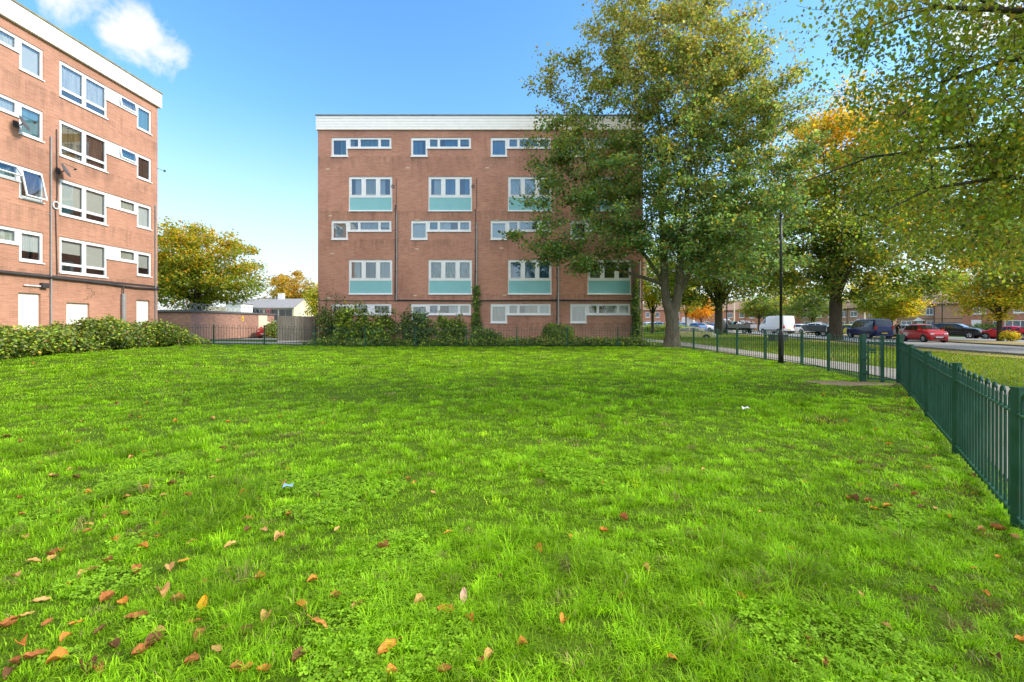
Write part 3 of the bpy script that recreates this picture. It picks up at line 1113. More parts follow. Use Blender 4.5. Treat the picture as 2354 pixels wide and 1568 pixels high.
def fence_run(label, pts, pitch, rb, post=.055, group='green bow topped railings round the lawn', skip_first=False, skip_last=False, FH=FH):
    base = pts[0]
    t = thing('bow_top_fence', label, 'fence', (base[0], base[1], h(*base)), 0, group)
    off = Vector((base[0], base[1], h(*base)))
    P = [Vector((x, y, h(x, y))) - off for x, y in pts]
    for k, p in enumerate(P):
        if (k == 0 and skip_first) or (k == len(P) - 1 and skip_last):
            continue
        mb = MB()
        w = post / 2
        mb.box(p.x - w, p.x + w, p.y - w, p.y + w, p.z - .3, p.z + FH + .005)
        mb.box(p.x - w - .004, p.x + w + .004, p.y - w - .004, p.y + w + .004, p.z + FH + .006, p.z + FH + .018)
        mb.build('post', M['fence'], t)
    for a, b in zip(P[:-1], P[1:]):
        bow_panel(a, b, pitch, rb, FH=FH).build('railing', M['fence'], t)
    return t


fx = np.arange(-19.2, 9.0, 2.78)
fence_run('long bow topped railing along the far lawn edge before the flats', [(x, 25.05) for x in fx] + [(8.75, 24.9)], .145, .0085)
fence_run('bow topped railing running past the lamp column and away towards the big tree',
          [(8.42, 10.92), (9.05, 13.0), (9.4, 14.75), (9.46, 17.0), (9.3, 18.8), (9.3, 20.6), (9.1, 22.8), (8.95, 24.7)], .13, .0085, skip_first=True)
NF0, NFD = np.array((8.97, 10.52)), np.array((-.593, -.805))
fence_run('thick green bow topped railing running past the camera on the right', [tuple(NF0 + NFD * t) for t in (0, 2.26, 4.52, 6.78, 9.04, 11.3, 13.5)], .122, .0105, .056, skip_first=True, FH=1.0)

gp0, gp1 = Vector((8.42, 10.92, h(8.42, 10.92))), Vector((8.97, 10.52, h(8.97, 10.52)))
gate = thing('metal_gate', 'green metal gate with latch box between two thick posts at the corner of the railings', 'gate', gp0)
for p in (gp0 - gp0, gp1 - gp0):
    bevel(MB().box(p.x - .05, p.x + .05, p.y - .05, p.y + .05, -.3, FH + .06).build('gate_post', M['fence'], gate), .006)
d = (gp1 - gp0)
d.z = 0
Lg = d.length
d.normalize()
sd = Vector((-d.y, d.x, 0))


def bar(mb, u0, u1, z0, z1, w=.02, o=0.0):
    vs = []
    for u in (u0, u1):
        for s in (-w, w):
            for z in (z0, z1):
                q = d * u + sd * (s + o)
                vs.append((q.x, q.y, z))
    return mb.add(vs, [(0, 1, 3, 2), (4, 6, 7, 5), (0, 4, 5, 1), (2, 3, 7, 6), (0, 2, 6, 4), (1, 5, 7, 3)])


fr = MB()
bar(fr, .08, Lg - .07, FH - .17, FH - .12)
bar(fr, .08, Lg - .07, .06, .10)
bar(fr, .08, .12, .06, FH - .1)
bar(fr, Lg * .48, Lg * .48 + .075, -.05, FH + .04, .025, .03)
fr.build('gate_frame', M['fence'], gate)
gb = MB()
for q in range(3):
    u0 = .16 + q * .085
    pts = [d * u0 + Vector((0, 0, .1))] + [d * (u0 + .03 - math.cos(t) * .03) + Vector((0, 0, FH - .05 + .03 * math.sin(t))) for t in np.linspace(0, math.pi, 6)] + [d * (u0 + .06) + Vector((0, 0, .1))]
    gb.tube(pts, .008, 6)
for q in range(2):
    u0 = Lg * .48 + .12 + q * .11
    pts = [d * u0 + Vector((0, 0, .1))] + [d * (u0 + .03 - math.cos(t) * .03) + Vector((0, 0, FH - .05 + .03 * math.sin(t))) for t in np.linspace(0, math.pi, 6)] + [d * (u0 + .06) + Vector((0, 0, .1))]
    gb.tube(pts, .008, 6)
gb.build('gate_bars', M['fence'], gate)
lb = MB()
bar(lb, .10, .24, FH - .34, FH - .28, .035)
bar(lb, .06, .26, FH - .38, FH - .36, .03)
lb.build('latch', M['fence'], gate)
for z in (.2, .55):
    hb = MB()
    bar(hb, -.02, .10, z, z + .07, .03, -.06)
    hb.build('hinge', M['fence'], gate)

# lamp column
lp = (9.22, 15.6)
lamp = thing('lamp_column', 'tall black lamp column with a thicker base standing inside the railing', 'lamp post', (*lp, h(*lp)))
MB().lathe([(.085, -.2), (.085, .95), (.082, 1.0), (.05, 1.1), (.048, 1.14)], k=16).build('base_compartment', M['black_paint'], lamp, True)
MB().lathe([(.046, 1.1), (.040, 4.0), (.036, 5.0)], k=14).build('column', M['black_paint'], lamp, True)
MB().lathe([(.036, 5.0), (.044, 5.01), (.044, 5.12), (.03, 5.16), (.01, 5.17)], k=14).build('cap', M['black_paint'], lamp, True)
dd = MB()
dd.box(-.045, .045, -.092, -.07, .25, .75)
dd.build('access_door', M['black_paint'], lamp)

# ------------------------------------------------------------------ trees, shrubs, ivy
def ring_dirs(d):
    ref = np.where(np.abs(d[:, 2:3]) < .9, np.array([[0, 0, 1.0]]), np.array([[1.0, 0, 0]]))
    a = np.cross(d, ref)
    a /= np.linalg.norm(a, axis=1)[:, None] + 1e-9
    return a, np.cross(d, a)


def skeleton(trunks, attract, g, straight=.3, seg=.7, lift=.12, wob=.12):
    """trunks: polylines with radii [(x,y,z,r)...]; attractors are joined one by one to the nearest limb"""
    pos, par, plen, fixr = [], [], [], []
    for tr in trunks:
        start = 0
        if pos:
            p0 = np.array(tr[0][:3])
            prev = int(np.argmin(np.linalg.norm(np.array(pos) - p0, axis=1)))
            start = 1
        else:
            prev = -1
        last = np.array(tr[0][:3]) if prev < 0 else pos[prev]
        for q in tr[start:]:
            p = np.array(q[:3], float)
            pos.append(p)
            par.append(prev)
            plen.append(0.0 if prev < 0 else plen[prev] + np.linalg.norm(p - pos[prev]) * .4)
            fixr.append(q[3])
            prev = len(pos) - 1
    base = pos[0]
    cap = len(pos) + 14 * len(attract)
    A = np.zeros((cap, 3))
    Lp = np.zeros(cap)
    n = len(pos)
    A[:n] = pos
    Lp[:n] = plen
    low = np.zeros(cap)
    low[:n] = [1e3 if k < 2 else 0 for k in range(n)]
    order = np.argsort(np.linalg.norm(attract - base, axis=1))
    tips = []
    for ai in order:
        t = attract[ai]
        dv = t - A[:n]
        dist = np.linalg.norm(dv, axis=1)
        cost = dist + straight * Lp[:n] + low[:n] + np.where(dv[:, 2] < -.3 * dist, dist * .8, 0)
        k = int(np.argmin(cost))
        D = dist[k]
        m = max(1, int(D / seg))
        prev = k
        for s in range(1, m + 1):
            f = s / m
            p = A[k] * (1 - f) + t * f
            if s < m:
                p = p + np.array([0, 0, lift * D * math.sin(math.pi * f)]) + g.normal(0, wob * seg, 3) * (.5 if D > 3 else 1)
            A[n] = p
            par.append(prev)
            Lp[n] = Lp[prev] + np.linalg.norm(p - A[prev])
            fixr.append(0)
            prev = n
            n += 1
        tips.append(prev)
    par = np.array(par)
    A = A[:n]
    rad2 = np.zeros(n)
    nch = np.bincount(par[par >= 0], minlength=n)
    rad2[nch == 0] = .006 ** 2.1
    for k in range(n - 1, 0, -1):
        if par[k] >= 0:
            rad2[par[k]] += rad2[k]
    rad = rad2 ** (1 / 2.1)
    fixr = np.array(fixr)
    scale = 1.0
    rad = rad * scale
    f = fixr > 0
    rad[f] = fixr[f]
    for k in range(1, n):                              # no limb thicker than what carries it
        if not f[k]:
            rad[k] = min(rad[k], rad[par[k]] * .82)
    return A, par, rad, np.array(tips)


def limb_mesh(name, A, par, rad, mat, parent, rmin=.0, flare=None):
    e = np.where(par >= 0)[0]
    e = e[rad[e] >= rmin]
    Vs, Fs, off = [], [], 0
    nodedir = np.zeros_like(A)
    nodedir[par >= 0] = (A - A[np.maximum(par, 0)])[par >= 0]
    nodedir[0] = (0, 0, 1)
    nodedir /= np.linalg.norm(nodedir, axis=1)[:, None] + 1e-9
    main = np.full(len(A), -1)
    for k in e:
        p = par[k]
        if main[p] < 0 or rad[k] > rad[main[p]]:
            main[p] = k
    for lo, hi, K in ((.12, 9, 12), (.035, .12, 7), (0, .035, 4)):
        s = e[(rad[e] > lo) & (rad[e] <= hi)]
        if not len(s):
            continue
        p = par[s]
        d1 = nodedir[s]
        ismain = main[p] == s
        d0 = np.where(ismain[:, None], nodedir[p], d1)
        r0 = np.where(ismain, np.minimum(rad[p], rad[s] * 1.7), rad[s] * 1.15)
        r1 = rad[s]
        t = np.linspace(0, 2 * math.pi, K, endpoint=False)
        a0, b0 = ring_dirs(d0)
        a1, b1 = ring_dirs(d1)
        R0 = A[p][:, None] + r0[:, None, None] * (a0[:, None] * np.cos(t)[None, :, None] + b0[:, None] * np.sin(t)[None, :, None])
        R1 = A[s][:, None] + r1[:, None, None] * (a1[:, None] * np.cos(t)[None, :, None] + b1[:, None] * np.sin(t)[None, :, None])
        Vv = np.concatenate([R0, R1], 1).reshape(-1, 3)
        base = off + np.arange(len(s))[:, None] * 2 * K
        j = np.arange(K)[None]
        j2 = (j + 1) % K
        Fq = np.stack([base + j, base + j2, base + K + j2, base + K + j], -1).reshape(-1, 4)
        Vs.append(Vv)
        Fs.append(Fq)
        off += len(Vv)
    return mesh_np(name, np.concatenate(Vs), [np.concatenate(Fs)], mat, parent, smooth_shade=True)


def leaf_geom(C, S, g, droop=0.3, up=.6, asp=.75, fold=.25):
    """ovate six-cornered leaves: returns vertices and quads"""
    n = len(C)
    nrm = g.normal(0, 1, (n, 3)) * np.array([1, 1, .7])
    nrm[:, 2] = np.abs(nrm[:, 2]) + up
    nrm /= np.linalg.norm(nrm, axis=1)[:, None]
    ax = g.normal(0, 1, (n, 3))
    ax[:, 2] -= droop * 2
    ax -= nrm * np.sum(ax * nrm, 1)[:, None]
    ax /= np.linalg.norm(ax, axis=1)[:, None] + 1e-9
    sd = np.cross(nrm, ax)
    S = S[:, None]
    w = S * asp * .5
    V = np.stack([C - ax * S * .5,
                  C - ax * S * .12 + sd * w * .95 + nrm * S * fold * .5,
                  C + ax * S * .22 + sd * w * .75 + nrm * S * fold * .35,
                  C + ax * S * .55,
                  C + ax * S * .22 - sd * w * .75 + nrm * S * fold * .35,
                  C - ax * S * .12 - sd * w * .95 + nrm * S * fold * .5], 1)
    b = np.arange(n)[:, None] * 6
    Fq = np.concatenate([b + np.array([[0, 3, 2, 1]]), b + np.array([[0, 5, 4, 3]])], 0)
    return V.reshape(-1, 3), Fq


def leaf_mesh(name, C, S, colr, mat, parent, g, **kw):
    V, Fq = leaf_geom(C, S, g, **kw)
    return mesh_np(name, V, [Fq], mat, parent, np.repeat(colr, 6, axis=0))


def pick(g, n, palette, weights):
    """per-leaf colours chosen from a palette, each a little varied"""
    idx = g.choice(len(palette), n, p=np.array(weights) / sum(weights))
    c = np.array(palette)[idx]
    v = np.exp(g.normal(0, .22, (n, 1)))
    return np.clip(c * v * np.exp(g.normal(0, .08, (n, 3))), 0.002, .9)


GRN = (.15, .22, .035)
DGRN = (.085, .145, .045)
LGRN = (.27, .35, .03)
OLV = (.30, .27, .05)
YEL = (.60, .45, .03)
GOLD = (.68, .38, .02)
ORG = (.62, .26, .02)
BRN = (.27, .15, .05)


def sample_env(blobs, n, g, shell=.55):
    """points inside a union of ellipsoids, thinner in the middle"""
    vol = np.array([b[3] * b[4] * b[5] for b in blobs])
    out = []
    while len(out) < n:
        b = blobs[g.choice(len(blobs), p=vol / vol.sum())]
        v = g.normal(0, 1, 3)
        v /= np.linalg.norm(v)
        r = g.uniform(0, 1) ** (shell / 1.6)
        p = np.array(b[:3]) + v * r * np.array(b[3:6])
        out.append(p)
    return np.array(out)


def make_tree(name, label, loc, trunks, blobs, natt, nleaf, size, colfun, seed, bark='bark', cat='tree', group=None, sig=.55, flat=.55,
              mat='leaf', droop=.3, asp=.8, up=.6, seg=.7, straight=.3, rmin=0.0, lift=.12, prune=None, hang=0.0):
    g = np.random.default_rng(seed)
    t = thing(name, label, cat, loc, 0, group)
    att = sample_env(blobs, natt, g)
    if prune is not None:
        att = att[prune(att)]
    A, par, rad, tips = skeleton(trunks, att, g, straight, seg, lift)
    limb_mesh('trunk', A, par, rad, M[bark], t, rmin)
    # leaves crowd round the outer twigs, in sprays of uneven fullness
    tw = np.where((rad < .03) & (par >= 0))[0]
    wgt = np.where(np.isin(tw, tips), 2.2, 1.0) * np.exp(g.normal(0, .8, len(tw)))
    k = tw[g.choice(len(tw), nleaf, p=wgt / wgt.sum())]
    f = g.uniform(0, 1, (nleaf, 1))
    C = A[k] * f + A[par[k]] * (1 - f)
    C = C + np.clip(g.normal(0, 1, (nleaf, 3)), -2, 2) * np.array([sig, sig, sig * flat])
    if hang:
        C[:, 2] -= np.abs(g.normal(0, hang, nleaf))
    if prune is not None:
        m = prune(C)
        C, k = C[m], k[m]
    S = size * g.uniform(.6, 1.3, len(C))
    tint = g.normal(0, 1, len(A))[k]                   # a spray shares its hue
    leaf_mesh('crown', C, S, colfun(C, tint, g), M[mat], t, g, droop=droop, asp=asp, up=up)
    return t


def mixcol(pal_lo, pal_hi, fac, g):
    n = len(fac)
    a = pick(g, n, *pal_lo)
    b = pick(g, n, *pal_hi)
    use = g.uniform(0, 1, n) < fac
    return np.where(use[:, None], b, a)


# --- the big tree by the flats
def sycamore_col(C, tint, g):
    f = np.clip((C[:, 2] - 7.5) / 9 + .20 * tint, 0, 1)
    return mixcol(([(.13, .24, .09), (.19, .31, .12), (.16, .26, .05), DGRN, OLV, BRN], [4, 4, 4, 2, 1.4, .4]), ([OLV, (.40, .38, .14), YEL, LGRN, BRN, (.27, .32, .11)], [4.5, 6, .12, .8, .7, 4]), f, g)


TX, TY = 8.75, 24.9
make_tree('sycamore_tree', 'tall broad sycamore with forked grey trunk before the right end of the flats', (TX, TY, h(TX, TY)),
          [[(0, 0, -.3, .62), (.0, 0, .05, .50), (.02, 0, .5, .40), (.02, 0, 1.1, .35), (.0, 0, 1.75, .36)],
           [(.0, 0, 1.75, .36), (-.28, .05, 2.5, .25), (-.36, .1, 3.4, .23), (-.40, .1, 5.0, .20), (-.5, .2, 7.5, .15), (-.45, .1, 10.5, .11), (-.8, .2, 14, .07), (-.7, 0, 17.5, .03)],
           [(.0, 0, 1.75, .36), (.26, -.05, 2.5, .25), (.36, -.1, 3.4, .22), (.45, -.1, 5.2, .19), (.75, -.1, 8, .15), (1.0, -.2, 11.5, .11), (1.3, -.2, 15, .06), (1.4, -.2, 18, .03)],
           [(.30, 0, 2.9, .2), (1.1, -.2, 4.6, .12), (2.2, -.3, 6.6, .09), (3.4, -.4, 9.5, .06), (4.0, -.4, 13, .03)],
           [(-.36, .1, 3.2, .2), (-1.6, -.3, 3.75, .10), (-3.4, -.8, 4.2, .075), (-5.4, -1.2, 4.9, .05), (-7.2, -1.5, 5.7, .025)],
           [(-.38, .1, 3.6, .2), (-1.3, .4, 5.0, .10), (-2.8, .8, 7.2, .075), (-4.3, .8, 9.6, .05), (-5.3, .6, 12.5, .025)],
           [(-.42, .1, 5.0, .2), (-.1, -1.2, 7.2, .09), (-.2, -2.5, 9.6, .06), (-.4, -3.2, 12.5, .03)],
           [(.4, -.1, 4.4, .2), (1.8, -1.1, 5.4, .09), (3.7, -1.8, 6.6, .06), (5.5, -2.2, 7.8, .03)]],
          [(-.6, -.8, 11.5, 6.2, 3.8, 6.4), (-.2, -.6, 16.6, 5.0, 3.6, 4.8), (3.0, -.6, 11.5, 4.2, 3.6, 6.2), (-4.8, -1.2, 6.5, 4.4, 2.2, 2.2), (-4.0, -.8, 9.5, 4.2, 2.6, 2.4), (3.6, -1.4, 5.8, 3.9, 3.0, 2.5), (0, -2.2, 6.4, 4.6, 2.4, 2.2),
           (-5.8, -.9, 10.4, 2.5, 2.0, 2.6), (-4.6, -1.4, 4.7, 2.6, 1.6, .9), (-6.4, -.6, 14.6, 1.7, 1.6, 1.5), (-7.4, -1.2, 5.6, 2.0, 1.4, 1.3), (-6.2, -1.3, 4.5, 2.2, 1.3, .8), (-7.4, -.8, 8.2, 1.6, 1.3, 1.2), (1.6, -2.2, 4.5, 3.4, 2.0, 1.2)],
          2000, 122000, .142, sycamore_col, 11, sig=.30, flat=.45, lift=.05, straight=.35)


# --- street trees between the railing and the road
def shade_col(C, tint, g):
    f = np.clip(.33 + .25 * tint, 0, 1)
    return mixcol(([(.12, .19, .055), (.18, .27, .045), (.10, .20, .03)], [3, 4, 2]), ([LGRN, OLV, YEL, (.2, .19, .02)], [4, 3, 2, 3]), f, g)


def orange_top(C, tint, g):
    f = np.clip((C[:, 2] - 13.0) / 7 + .22 * tint, 0, 1)
    lo = shade_col(C, tint, g) * 1.1
    hi = pick(g, len(C), [(.80, .46, .03), ORG, (.75, .55, .04), (.4, .34, .04)], [6, 1.6, 4, 2])
    return np.where((g.uniform(0, 1, len(C)) < f)[:, None], hi, lo)


def yellow_col(base=.55):
    def fn(C, tint, g):
        f = np.clip(base + .3 * tint, 0, 1)
        return mixcol(([(.36, .44, .04), GRN, (.30, .34, .03)], [4, 1.5, 3]), ([(.74, .60, .05), GOLD, (.66, .56, .05), ORG], [5, 1.5, 4, .4]), f, g)
    return fn


def trunk_simple(H0, r0, lean=0.0, forks=5, seed=0, spread=3.0, top=10.0):
    r = random.Random(seed)
    out = [[(0, 0, -.3, r0 * 1.5), (0, 0, .15, r0 * 1.15), (lean * .4, 0, H0 * .5, r0 * .95), (lean, 0, H0, r0 * .95)]]
    for k in range(forks):
        a = 2 * math.pi * (k + r.uniform(-.2, .2)) / forks
        q = [(lean, 0, H0, r0)]
        s = spread * r.uniform(.6, 1.1)
        for f in (.25, .55, 1.0):
            q.append((lean + math.cos(a) * s * f ** .9, math.sin(a) * s * f ** .9, H0 + (top - H0) * f ** 1.15, r0 * .55 * (1 - f * .82)))
        out.append(q)
    out.append([(lean, 0, H0, r0), (lean, .1, H0 + (top - H0) * .5, r0 * .5), (lean, 0, top * 1.05, r0 * .15)])
    return out


def street_tree(name, label, px, Y, H0, r0, R, Z0, Z1, natt, nleaf, size, col, seed, group='trees along the road', bark='bark_dark', extra=(), **kw):
    x = at(px, Y)
    zc, rz = (Z0 + Z1) / 2, (Z1 - Z0) / 2
    blobs = [(0, 0, zc, R * .86, R * .86, rz * .92), (-R * .45, 0, zc - rz * .3, R * .55, R * .55, rz * .5), (R * .45, 0, zc - rz * .25, R * .55, R * .55, rz * .5), (0, -R * .3, zc + rz * .45, R * .55, R * .55, rz * .55)] + list(extra)
    return make_tree(name, label, (x, Y, h(x, Y)), trunk_simple(H0, r0, 0, 5, seed, R * .55, zc + rz * .5), blobs, natt, nleaf, size, col, seed, bark=bark, group=group,
                     sig=kw.pop('sig', .5), **kw)


street_tree('plane_tree', 'dark trunked broad tree on the verge between the big sycamore and the white van', 1652, 56, 3.4, .46, 8.4, 3.0, 17.0, 500, 31000, .29, shade_col, 21, sig=.6, extra=[(6.4, 0, 6, 3.5, 3, 2.8), (-6, 0, 6, 3.5, 3, 2.8)])
street_tree('plane_tree', 'thick trunked tree with an orange top on the verge beside the blue van', 1921, 40, 3.4, .50, 8.8, 2.7, 22.0, 900, 62000, .24, orange_top, 22, sig=.55, extra=[(6.6, 0, 5.6, 4.2, 3.0, 2.6), (-5.8, 0, 5.8, 3.4, 3.0, 2.6)])
street_tree('maple_tree', 'small yellowing tree with a thin trunk between the blue van and the red hatchback', 2050, 52, 2.0, .13, 4.0, 1.9, 6.4, 200, 12000, .21, lambda C, t, g: yellow_col(.30)(C, t + C[:, 0] * .55, g), 23, sig=.38)
street_tree('maple_tree', 'bright yellow tree on the leaf strewn verge in front of the parked red saloon', 2298, 43, 2.2, .20, 5.2, 1.9, 9.6, 340, 23000, .21, yellow_col(.42), 24, sig=.42)
street_tree('lime_tree', 'full green tree whose trunk stands outside the right picture edge behind the railing', 2460, 27, 3.0, .32, 8.8, 2.5, 15.5, 560, 42000, .19, shade_col, 25, sig=.5)
street_tree('maple_tree', 'small orange tree seen under the crown behind the lime yellow car', 1612, 92, 2.0, .15, 4.2, 2.2, 7.0, 120, 4200, .30, lambda C, t, g: pick(g, len(C), [ORG, GOLD, YEL], [4, 4, 1]), 26)
street_tree('lime_tree', 'small dark green tree just behind the white van', 1745, 88, 2.4, .2, 4.2, 2.4, 7.2, 130, 5000, .30, shade_col, 27)
street_tree('lime_tree', 'dark rounded tree behind the grey trailer', 1868, 84, 2.0, .25, 5.4, 1.6, 9.5, 150, 6500, .30, lambda C, t, g: shade_col(C, t - .8, g), 28)
street_tree('lime_tree', 'yellow green tree far down the road between the sycamore trunk and the flats', 1500, 62, 2.4, .2, 4.6, 2.6, 11.5, 180, 8000, .28, yellow_col(.3), 29)
street_tree('lime_tree', 'yellow green tree behind the lamp column far down the road', 1800, 105, 2.2, .2, 6.5, 2.6, 15.0, 190, 8000, .36, yellow_col(.45), 30)
street_tree('lime_tree', 'thin young tree by the far parked cars left of the flat bed truck', 1577, 74, 2.6, .12, 3.2, 3.0, 8.0, 120, 4500, .28, yellow_col(.35), 31)
street_tree('lime_tree', 'tall tree behind the brown houses at the right', 2150, 118, 3, .3, 9, 3, 17, 200, 8000, .42, yellow_col(.3), 32)
street_tree('lime_tree', 'tall yellow tree behind the roofs left of the brown houses', 1985, 125, 3, .3, 9, 3, 16.5, 200, 8000, .42, yellow_col(.5), 33)

# --- trees seen between the two blocks
def autumn_left(C, tint, g):
    f = np.clip((C[:, 2] - 5.0) / 7 + .12 + .22 * tint, 0, 1)
    return mixcol(([GRN, LGRN, (.26, .30, .03), DGRN], [2.5, 4, 4, .7]), ([(.42, .35, .04), GOLD, ORG, YEL, (.34, .38, .03)], [5, 1.6, .4, 2.5, 3]), f, g)


street_tree('maple_tree', 'spreading green tree turning gold behind the garages, between the two blocks', 455, 47, 2.9, .35, 6.9, 2.5, 11.8, 480, 36000, .22, autumn_left, 41, group='trees between the blocks', sig=.45)
street_tree('beech_tree', 'domed orange tree behind the grey roofed bungalow', 676, 84, 2.5, .3, 6.3, 1.2, 11.2, 300, 20000, .28, lambda C, t, g: mixcol(([(.2, .17, .02), LGRN, GRN], [4, 2, 1]), ([(.52, .38, .05), GOLD, ORG, (.40, .30, .05)], [5, 2, 1, 4]), np.clip(.55 + (C[:, 2] - 5) / 9 + .2 * t, 0, 1), g), 42, group='trees between the blocks')
street_tree('beech_tree', 'yellow tree filling the gap at the left end of the facing block', 742, 66, 2, .2, 2.8, .8, 7.4, 120, 5000, .26, yellow_col(.45), 43, group='trees between the blocks')

# --- the birch whose boughs hang in from the right
def birch_col(C, tint, g):
    f = np.clip(.28 + .22 * tint, 0, 1)
    return mixcol(([(.19, .27, .05), (.33, .42, .05), (.25, .34, .05), DGRN], [3, 5, 5, .6]), ([OLV, (.40, .40, .06), YEL, GOLD, BRN], [4, 5, 1.6, .5, .6]), f, g)


def birch_keep(P):
    """boughs keep clear of the camera's corner of the lawn and of the open sky over the lawn"""
    x, y, z = P[:, 0] + 12.6, P[:, 1] + 8.6, P[:, 2]
    return (x > 5.1 + 1.9 * smooth(7.0, 6.1, z) + .55 * np.maximum(0, 5.4 - z)) & (z > 2.3) & (y > 4.5) & ((y > 6.0) | (x > 8.5))


BB = [(-3.4, -.2, 7.2, 4.0, 2.6, 2.0), (-1.8, .6, 5.2, 3.8, 2.8, 1.7), (.3, 0, 8.8, 3.6, 3.2, 3.4), (-5.6, .2, 7.8, 2.2, 1.6, 1.2), (-2.2, 0, 10.5, 4.0, 3.0, 2.6), (-.6, 1.6, 4.2, 3.2, 2.6, 1.5), (-2.6, 2.4, 4.9, 2.8, 1.8, 1.4), (-3.0, .8, 6.0, 3.2, 2.6, 1.6), (-1.2, -.6, 6.6, 3.4, 2.4, 2.4), (-3.6, .2, 3.7, 2.4, 2.2, .9)]
make_tree('birch_tree', 'drooping birch boughs hanging into the top right corner from a trunk outside the picture', (12.6, 8.6, h(12.6, 8.6)),
          [[(0, 0, -.3, .34), (0, 0, .4, .26), (-.05, 0, 2.5, .21), (-.1, 0, 4.5, .18), (-.15, 0, 7.5, .13), (0, 0, 10.5, .08), (0, 0, 13, .03)],
           [(-.1, 0, 4.5, .18), (-1.3, -.2, 6.0, .085), (-3.2, -.5, 6.95, .06), (-5.0, -.4, 7.1, .036), (-6.0, -.2, 6.8, .012)],
           [(-.1, 0, 5.5, .18), (-1.2, .6, 7.0, .07), (-2.8, 1.0, 8.3, .05), (-4.6, 1.2, 9.3, .03)],
           [(-.1, 0, 4.0, .18), (-1.0, .7, 4.9, .06), (-2.6, 1.4, 5.3, .045), (-4.4, 1.8, 5.2, .028), (-5.8, 2.0, 4.7, .014)],
           [(-.1, 0, 5.6, .18), (-1.4, .1, 6.5, .075), (-3.0, .2, 6.5, .05), (-4.4, .1, 6.0, .03), (-5.3, .0, 5.3, .012)],
           [(-.05, 0, 3.4, .19), (-1.2, .2, 4.0, .06), (-2.8, .4, 4.3, .042), (-4.2, .5, 4.1, .025), (-5.0, .6, 3.7, .012)],
           [(-.1, 0, 5.0, .18), (-.9, -.9, 5.9, .06), (-2.4, -1.4, 6.3, .04), (-3.8, -1.6, 6.1, .02)]],
          BB, 1150, 84000, .078, birch_col, 51, bark='twig', cat='tree', sig=.20, flat=1.0, droop=1.1, asp=.78, up=.25, seg=.4, straight=.18, lift=.10, prune=birch_keep, hang=.34)


# --- low plants
class StemMB(MB):
    """stems tied into one mesh by a hub ring under the ground"""

    def __init__(self, hub):
        super().__init__()
        x, y, z = hub
        self.v = [(x - .03, y - .03, z), (x + .03, y - .03, z), (x + .03, y + .03, z), (x - .03, y + .03, z)]

    def stem(self, pts, rad):
        prev = [0, 1, 2, 3]
        for p, r in zip(pts, rad):
            b = len(self.v)
            self.v += [(p[0] - r, p[1] - r, p[2]), (p[0] + r, p[1] - r, p[2]), (p[0] + r, p[1] + r, p[2]), (p[0] - r, p[1] + r, p[2])]
            cur = [b, b + 1, b + 2, b + 3]
            for j in range(4):
                self.f.append((prev[j], prev[(j + 1) % 4], cur[(j + 1) % 4], cur[j]))
                self.m.append(0)
            prev = cur


def leaf_heap(name, label, cat, loc, blobs, nleaf, size, palette, weights, seed, stems=14, group=None, surf=.75, up=.5, asp=.8, shoots=0, mat='leaf_dull', stem_h=1.0, keep=None):
    """a shrub: leaves through a union of squashed ellipsoids, thickest near the surface, on thin stems"""
    g = np.random.default_rng(seed)
    t = thing(name, label, cat, loc, 0, group)
    P = sample_env(blobs, nleaf, g, surf)
    P = P + g.normal(0, .05, P.shape)
    lump = np.array([mnoise.noise(Vector(p * 1.7) + Vector((seed, 0, 0))) for p in P])
    P = P[(lump > -.28)]
    P = P[P[:, 2] > .02]
    if keep is not None:
        P = P[keep(P)]
    tint = np.array([mnoise.noise(Vector(p * .9) + Vector((0, seed, 3))) for p in P])
    colr = pick(g, len(P), palette, weights) * (1.28 + .5 * tint[:, None])
    extra, ecol = [], []
    sm = StemMB((0, 0, -.18))
    for k in range(stems):
        b = blobs[g.integers(len(blobs))]
        a = g.uniform(0, 6.28)
        e = np.array([b[0] + math.cos(a) * b[3] * g.uniform(.1, .8), b[1] + math.sin(a) * b[4] * g.uniform(.1, .8), max(.15, b[2] + b[5] * g.uniform(0, .75))])
        s = np.array([b[0] + g.normal(0, .2 * b[3]), b[1] + g.normal(0, .2 * b[4]), -.05])
        m = (s + e) / 2 + g.normal(0, .1, 3)
        sm.stem([s, m, e], [.014, .010, .004])
    for k in range(shoots):
        b = blobs[g.integers(len(blobs))]
        s = np.array([b[0] + g.uniform(-.7, .7) * b[3], b[1] + g.uniform(-.5, .5) * b[4], b[2] + b[5] * .55])
        e = s + np.array([g.normal(0, .25), g.normal(0, .2), g.uniform(.5, 1.1) * stem_h])
        m = (s + e) / 2 + g.normal(0, .06, 3)
        sm.stem([np.array((s[0], s[1], -.12)), s, m, e], [.006, .008, .006, .003])
        for q in range(16):
            f = g.uniform(.1, 1)
            extra.append(s * (1 - f) + e * f + g.normal(0, .07, 3))
    if extra:
        P = np.r_[P, np.array(extra)]
        colr = np.r_[colr, pick(g, len(extra), palette, weights)]
    S = size * g.uniform(.6, 1.35, len(P))
    sm.build('stems', M['twig'], t)
    leaf_mesh('foliage', P, S, np.clip(colr, .002, .9), M[mat], t, g, droop=.2, asp=asp, up=up)
    return t


